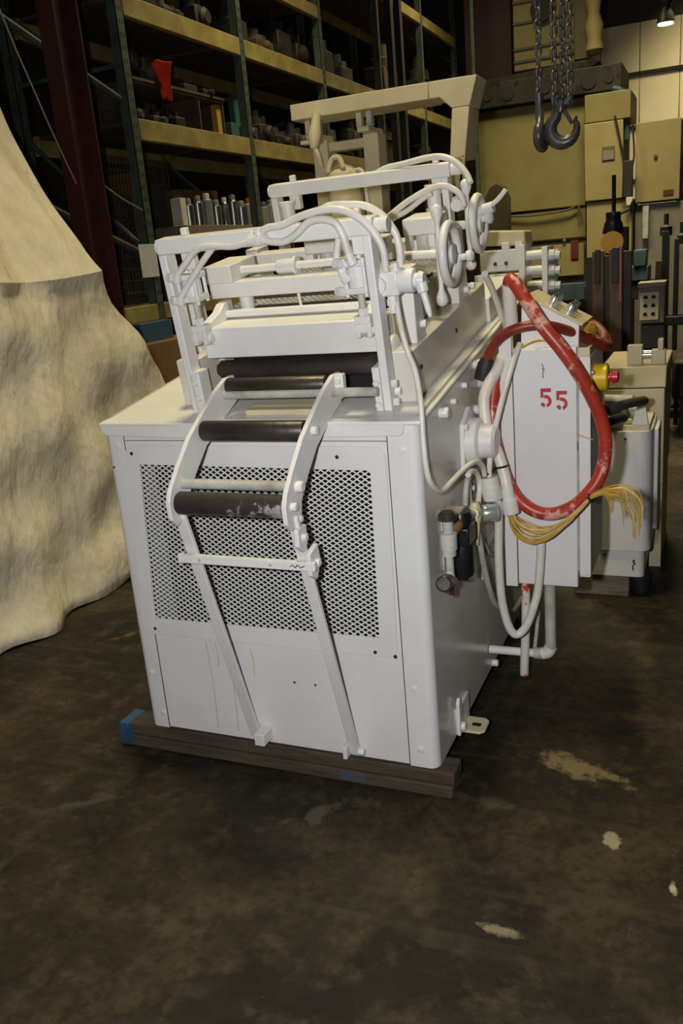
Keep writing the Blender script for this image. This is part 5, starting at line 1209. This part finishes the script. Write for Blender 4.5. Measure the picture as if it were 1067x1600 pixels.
# second tan column, slightly nearer
T2 = thing('tan_control_column', (-0.35, 7.8, 0.0), 'tall tan control column with a square window, right of the tan press', 'machine')
MB().box(-0.575, -0.19, 7.75, 8.5, 1.98, 2.74).build('upper_door', 'tan_machine_light', T2, bevel=0.008)
MB().box(-0.575, -0.12, 7.78, 8.5, 2.75, 3.02).build('top_panel', 'tan_machine', T2, bevel=0.008)
MB().box(-0.56, -0.10, 7.78, 8.5, 0.0, 1.97).build('lower_body', 'tan_machine_light', T2, bevel=0.008)
MB().box(-0.40, -0.27, 7.742, 7.76, 2.36, 2.50).build('window_frame', 'tan_dark', T2, bevel=0.003)
MB().box(-0.39, -0.28, 7.738, 7.75, 2.37, 2.46).build('window_pane', 'grey_enclosure', T2)
MB().box(-0.19, -0.09, 7.72, 7.8, 1.98, 2.34).build('air_spring', 'dark_machine', T2, bevel=0.01)
MB().tube([(-0.13, 7.74, 2.10), (-0.20, 7.73, 2.45), (-0.27, 7.73, 2.78)], 0.012, 6, 4).build('lever', 'dark_machine', T2)
MB().tube([(-0.12, 7.74, 2.2), (-0.08, 7.74, 2.38), (-0.10, 7.74, 2.7)], 0.010, 6, 4).build('cable', 'dark_machine', T2)
MB().box(-0.15, -0.09, 7.70, 7.74, 1.90, 1.98).build('socket_box', 'wall_panel', T2, bevel=0.003)
T3 = thing('tan_door_cabinet', (0.1, 8.2, 0.0), 'tan cabinet door at the far right of the tan machines', 'cabinet')
MB().box(-0.08, 0.36, 7.9, 8.6, 1.92, 2.70).build('door', 'tan_machine_light', T3, bevel=0.006)
MB().box(-0.08, 0.44, 7.95, 8.6, 0.0, 1.90).build('body', 'grey_enclosure', T3, bevel=0.006)
MB().box(0.20, 0.30, 7.89, 7.91, 1.97, 2.02).build('red_tag', 'can_red', T3)
hexbolt((0.12, 7.9, 2.36), (0, -1, 0), 0.02, 0.02, 'tan_dark', parent=T3, name='knob', seg=10)
MB().box(0.0, 0.06, 7.88, 7.95, 1.55, 1.88).build('handle', 'grey_white', T3, bevel=0.004)
T4 = thing('olive_cabinet', (0.6, 9.5, 0.0), 'olive machine at the right edge in front of the pale wall', 'machine')
MB().box(0.28, 0.9, 9.2, 10.0, 0.0, 2.45).build('body', 'tan_dark', T4, bevel=0.01)
MB().box(0.30, 0.44, 9.17, 9.2, 2.0, 2.42).build('panel', 'tan_machine', T4, bevel=0.006)
MB().box(0.32, 0.35, 9.16, 9.18, 2.15, 2.35).build('red_strip', 'can_red', T4)
# dark steel crosshead and the tan crown above it
CH = thing('press_crosshead', (-0.95, 8.4, 3.05), 'dark oily steel crosshead beam resting on top of the tan press', 'beam')
MB().box(-1.80, -0.22, 7.9, 8.7, 3.05, 3.30).build('beam', 'oily_steel', CH, bevel=0.01)
for (x, r) in ((-1.62, 0.05), (-1.40, 0.07), (-0.55, 0.08), (-0.35, 0.05), (-1.0, 0.06)):
    MB().cyl((x, 7.89, 3.17), (x, 7.91, 3.17), r, 16).build('bore', 'dark_machine', CH)
MB().prism([(-1.75, 3.30), (-0.55, 3.30), (-0.45, 3.36), (-0.55, 3.395), (-1.75, 3.35)], 'y', 8.0, 8.6).build('weldment', 'oily_steel', CH, bevel=0.01)
MB().tube([(-0.30, 7.88, 3.06), (-0.22, 7.86, 3.02), (-0.17, 7.86, 2.9), (-0.16, 7.86, 2.55)], 0.03, 8, 5).build('crosshead_hose', 'teal_box', T2)  # hose of the crosshead, parented to the tan control column
CW = thing('crown_casting_machine', (-0.9, 8.6, 3.4), 'tan crown casting above the dark crosshead, behind the hoist chains', 'machine')
MB().box(-1.36, -0.72, 8.1, 8.8, 3.40, 4.3).build('crown_box', 'tan_machine', CW, bevel=0.01)
for z in (3.48, 3.60, 3.85, 4.05): MB().box(-1.36, -0.72, 8.085, 8.1, z, z + 0.025).build('crown_rib', 'tan_dark', CW)
MB().box(-0.71, -0.56, 8.0, 8.5, 3.40, 4.3).build('side_column', 'tan_dark', CW, bevel=0.01)
MB().lathe((-0.50, 8.0, 3.42), (-0.52, 8.0, 4.2), [(0, 0.05), (0.06, 0.09), (0.2, 0.075), (0.35, 0.095), (0.5, 0.06), (0.7, 0.09), (1, 0.07)], 12).build('hanging_sleeve', 'tan_machine_light', CW)
MB().cyl((-1.05, 8.05, 3.95), (-1.05, 8.1, 3.95), 0.12, 18).build('port', 'dark_machine', CW)
rp = MB().box(-1.95, -1.42, 8.3, 8.9, 3.36, 5.6).build('red_gantry', 'column_red', bevel=0.01); tag(rp, 'dark red steel frame rising at the left of the press crown', 'frame')
rp = MB().box(-1.735, -1.70, 7.74, 7.78, 0.0, 5.8).build('grey_stanchion', 'rack_green'); tag(rp, 'thin grey stanchion in front of the dark red frame', 'post')

# dark arched thing behind wheel two
da = MB(); da.prism([(-1.62, 1.62), (-1.35, 1.62), (-1.35, 2.1), (-1.40, 2.22), (-1.48, 2.26), (-1.56, 2.22), (-1.62, 2.1)], 'y', 7.6, 7.7)
da.box(-1.52, -1.45, 7.62, 7.68, 0, 1.63)
tag(da.build('grey_shield', 'olive_dark', bevel=0.01), 'dark grey arched shield behind the second handwheel', 'shield')

# ------------------------------------------------------------------ steel bars standing behind the control cabinet
ST = [(-0.075, 4.05, 0.06, 0.06, 1.50, 'olive_dark', 'leftmost, olive'), (-0.03, 4.0, 0.075, 0.05, 1.535, 'rusty_bar', 'second from left, rusty'), (0.045, 4.02, 0.05, 0.05, 1.50, 'olive_dark', 'in the dark gap between the two rusty bars'),
      (0.085, 3.95, 0.085, 0.06, 1.54, 'rusty_bar', 'with an orange stripe, right of the olive bar'), (0.155, 4.1, 0.06, 0.06, 1.52, 'olive_dark', 'rightmost, dark olive')]
for (x, y, w, d, hh, m, ds) in ST:
    t = thing('steel_bar', (x + w / 2, y, 0), 'upright steel bar ' + ds, 'steel bar', 'steel bars stood on end')
    MB().box(x, x + w, y, y + d, 0, hh).build('bar', m, t, bevel=0.004)
    if m == 'rusty_bar':
        MB().box(x + 0.02, x + w - 0.02, y - 0.03, y, 1.32, hh + 0.01).build('tab', 'shelf_junk_grey', t, bevel=0.003)
        if x > 0.05: MB().box(x + w - 0.022, x + w - 0.006, y - 0.004, y, 1.20, 1.55).build('orange_stripe', 'red_hose', t)
YW = thing('yellow_drum', (0.05, 4.25, 0.0), 'yellow wheel guard with black mast above the steel bars', 'machine')
MB().lathe((0.075, 4.22, 1.58), (0.075, 4.30, 1.58), [(0, 0.075), (1, 0.075)], 22).build('wheel', 'orange_yellow', YW)
MB().lathe((0.075, 4.3, 1.64), (0.075, 4.3, 1.78), [(0, 0.075), (0.5, 0.06), (0.6, 0.05), (1, 0.05)], 14).build('motor', 'black_plastic', YW)
MB().cyl((0.078, 4.3, 1.76), (0.078, 4.3, 2.02), 0.014, 8).build('mast', 'black_plastic', YW)
MB().box(0.02, 0.17, 4.30, 4.42, 0.0, 1.68).build('stand', 'dark_machine', YW, bevel=0.006)
MB().tube([(0.11, 4.3, 1.76), (0.16, 4.3, 1.78), (0.20, 4.3, 1.80)], 0.01, 6, 3).build('arm', 'oily_steel', YW)
MB().lathe((0.205, 4.3, 1.76), (0.205, 4.3, 1.84), [(0, 0.015), (0.5, 0.025), (1, 0.012)], 10).build('hook_knob', 'dark_machine', YW)
# control pedestal with six buttons
CP = thing('control_pedestal', (0.29, 5.3, 0.0), 'grey control pedestal with six push buttons behind the steel bars', 'control panel')
MB().box(0.19, 0.37, 5.3, 5.5, 0.0, 0.90).build('column', 'grey_pedestal', CP, bevel=0.006)
MB().prism([(5.24, 0.92), (5.5, 0.92), (5.5, 1.20), (5.32, 1.20)], 'x', 0.17, 0.37).build('head', 'grey_enclosure', CP, bevel=0.006)
MB().box(0.165, 0.375, 5.26, 5.5, 1.20, 1.24).build('cap', 'grey_enclosure', CP, bevel=0.004)
MB().prism([(5.235, 0.95), (5.24, 0.95), (5.30, 1.16), (5.295, 1.16)], 'x', 0.185, 0.325).build('faceplate', 'wall_panel', CP)
for i in range(2):
    for j in range(3):
        z = 0.99 + j * 0.065; y = 5.243 + (z - 0.95) * 0.286
        MB().cyl((0.225 + i * 0.06, y - 0.012, z), (0.225 + i * 0.06, y, z + .002), 0.017, 12).build('push_button', 'can_red' if j == 0 and i == 0 else 'dark_machine', CP)
# dark machines at the right edge
DM = thing('dark_drill_stand', (0.42, 6.0, 0.0), 'black drill stand in shadow at the right edge', 'machine')
MB().box(0.30, 0.36, 6.0, 6.1, 0.0, 1.62).build('column', 'dark_machine', DM, bevel=0.006)
MB().box(0.40, 0.44, 6.0, 6.08, 0.6, 1.55).build('spindle', 'dark_machine', DM, bevel=0.006)
MB().box(0.22, 0.62, 5.98, 6.2, 0.82, 0.90).build('table', 'dark_machine', DM, bevel=0.01)
MB().lathe((0.33, 6.05, 1.58), (0.33, 6.05, 1.76), [(0, 0.05), (0.4, 0.05), (0.5, 0.02), (1, 0.02)], 10).build('head', 'dark_machine', DM)
MB().lathe((0.46, 6.05, 1.5), (0.46, 6.05, 1.68), [(0, 0.04), (0.4, 0.04), (0.5, 0.02), (1, 0.02)], 10).build('head', 'dark_machine', DM)
MB().box(0.255, 0.31, 5.94, 5.99, 1.22, 1.38).build('guard', 'shelf_wood', DM, bevel=0.006)
MB().box(0.25, 0.75, 5.96, 6.3, 0.0, 0.08).build('base', 'dark_machine', DM, bevel=0.01)
BM = thing('dark_bench_machine', (0.62, 5.3, 0.0), 'low black machine on the floor at the right edge', 'machine')
MB().box(0.44, 0.95, 5.2, 5.7, 0.30, 0.62).build('body', 'dark_machine', BM, bevel=0.03)
MB().box(0.5, 0.56, 5.25, 5.31, 0.0, 0.32).build('leg', 'dark_machine', BM); MB().box(0.80, 0.86, 5.25, 5.31, 0.0, 0.32).build('leg', 'dark_machine', BM)
MB().box(0.55, 0.9, 5.3, 5.6, 0.62, 0.85).build('cover', 'olive_dark', BM, bevel=0.02)
MB().box(0.44, 0.48, 5.66, 5.7, 0.0, 0.32).build('leg', 'dark_machine', BM)
BL = thing('blue_machine_bed', (-0.2, 7.0, 0.0), 'blue machine bed behind the steel bars', 'machine')
MB().box(-0.46, 0.12, 7.1, 7.5, 1.16, 1.30).build('bed', 'blue_machine', BL, bevel=0.01)
MB().box(-0.02, 0.10, 7.08, 7.3, 1.30, 1.46).build('blue_box', 'blue_machine', BL, bevel=0.01)
MB().box(-0.5, 0.2, 7.12, 7.6, 0.98, 1.15).build('under_rail', 'dark_machine', BL, bevel=0.01)  # dark-coloured rail between the bed and its legs
MB().box(-0.46, -0.36, 7.15, 7.5, 0.0, 0.98).build('leg', 'olive_dark', BL); MB().box(0.05, 0.15, 7.15, 7.5, 0.0, 0.98).build('leg', 'olive_dark', BL)
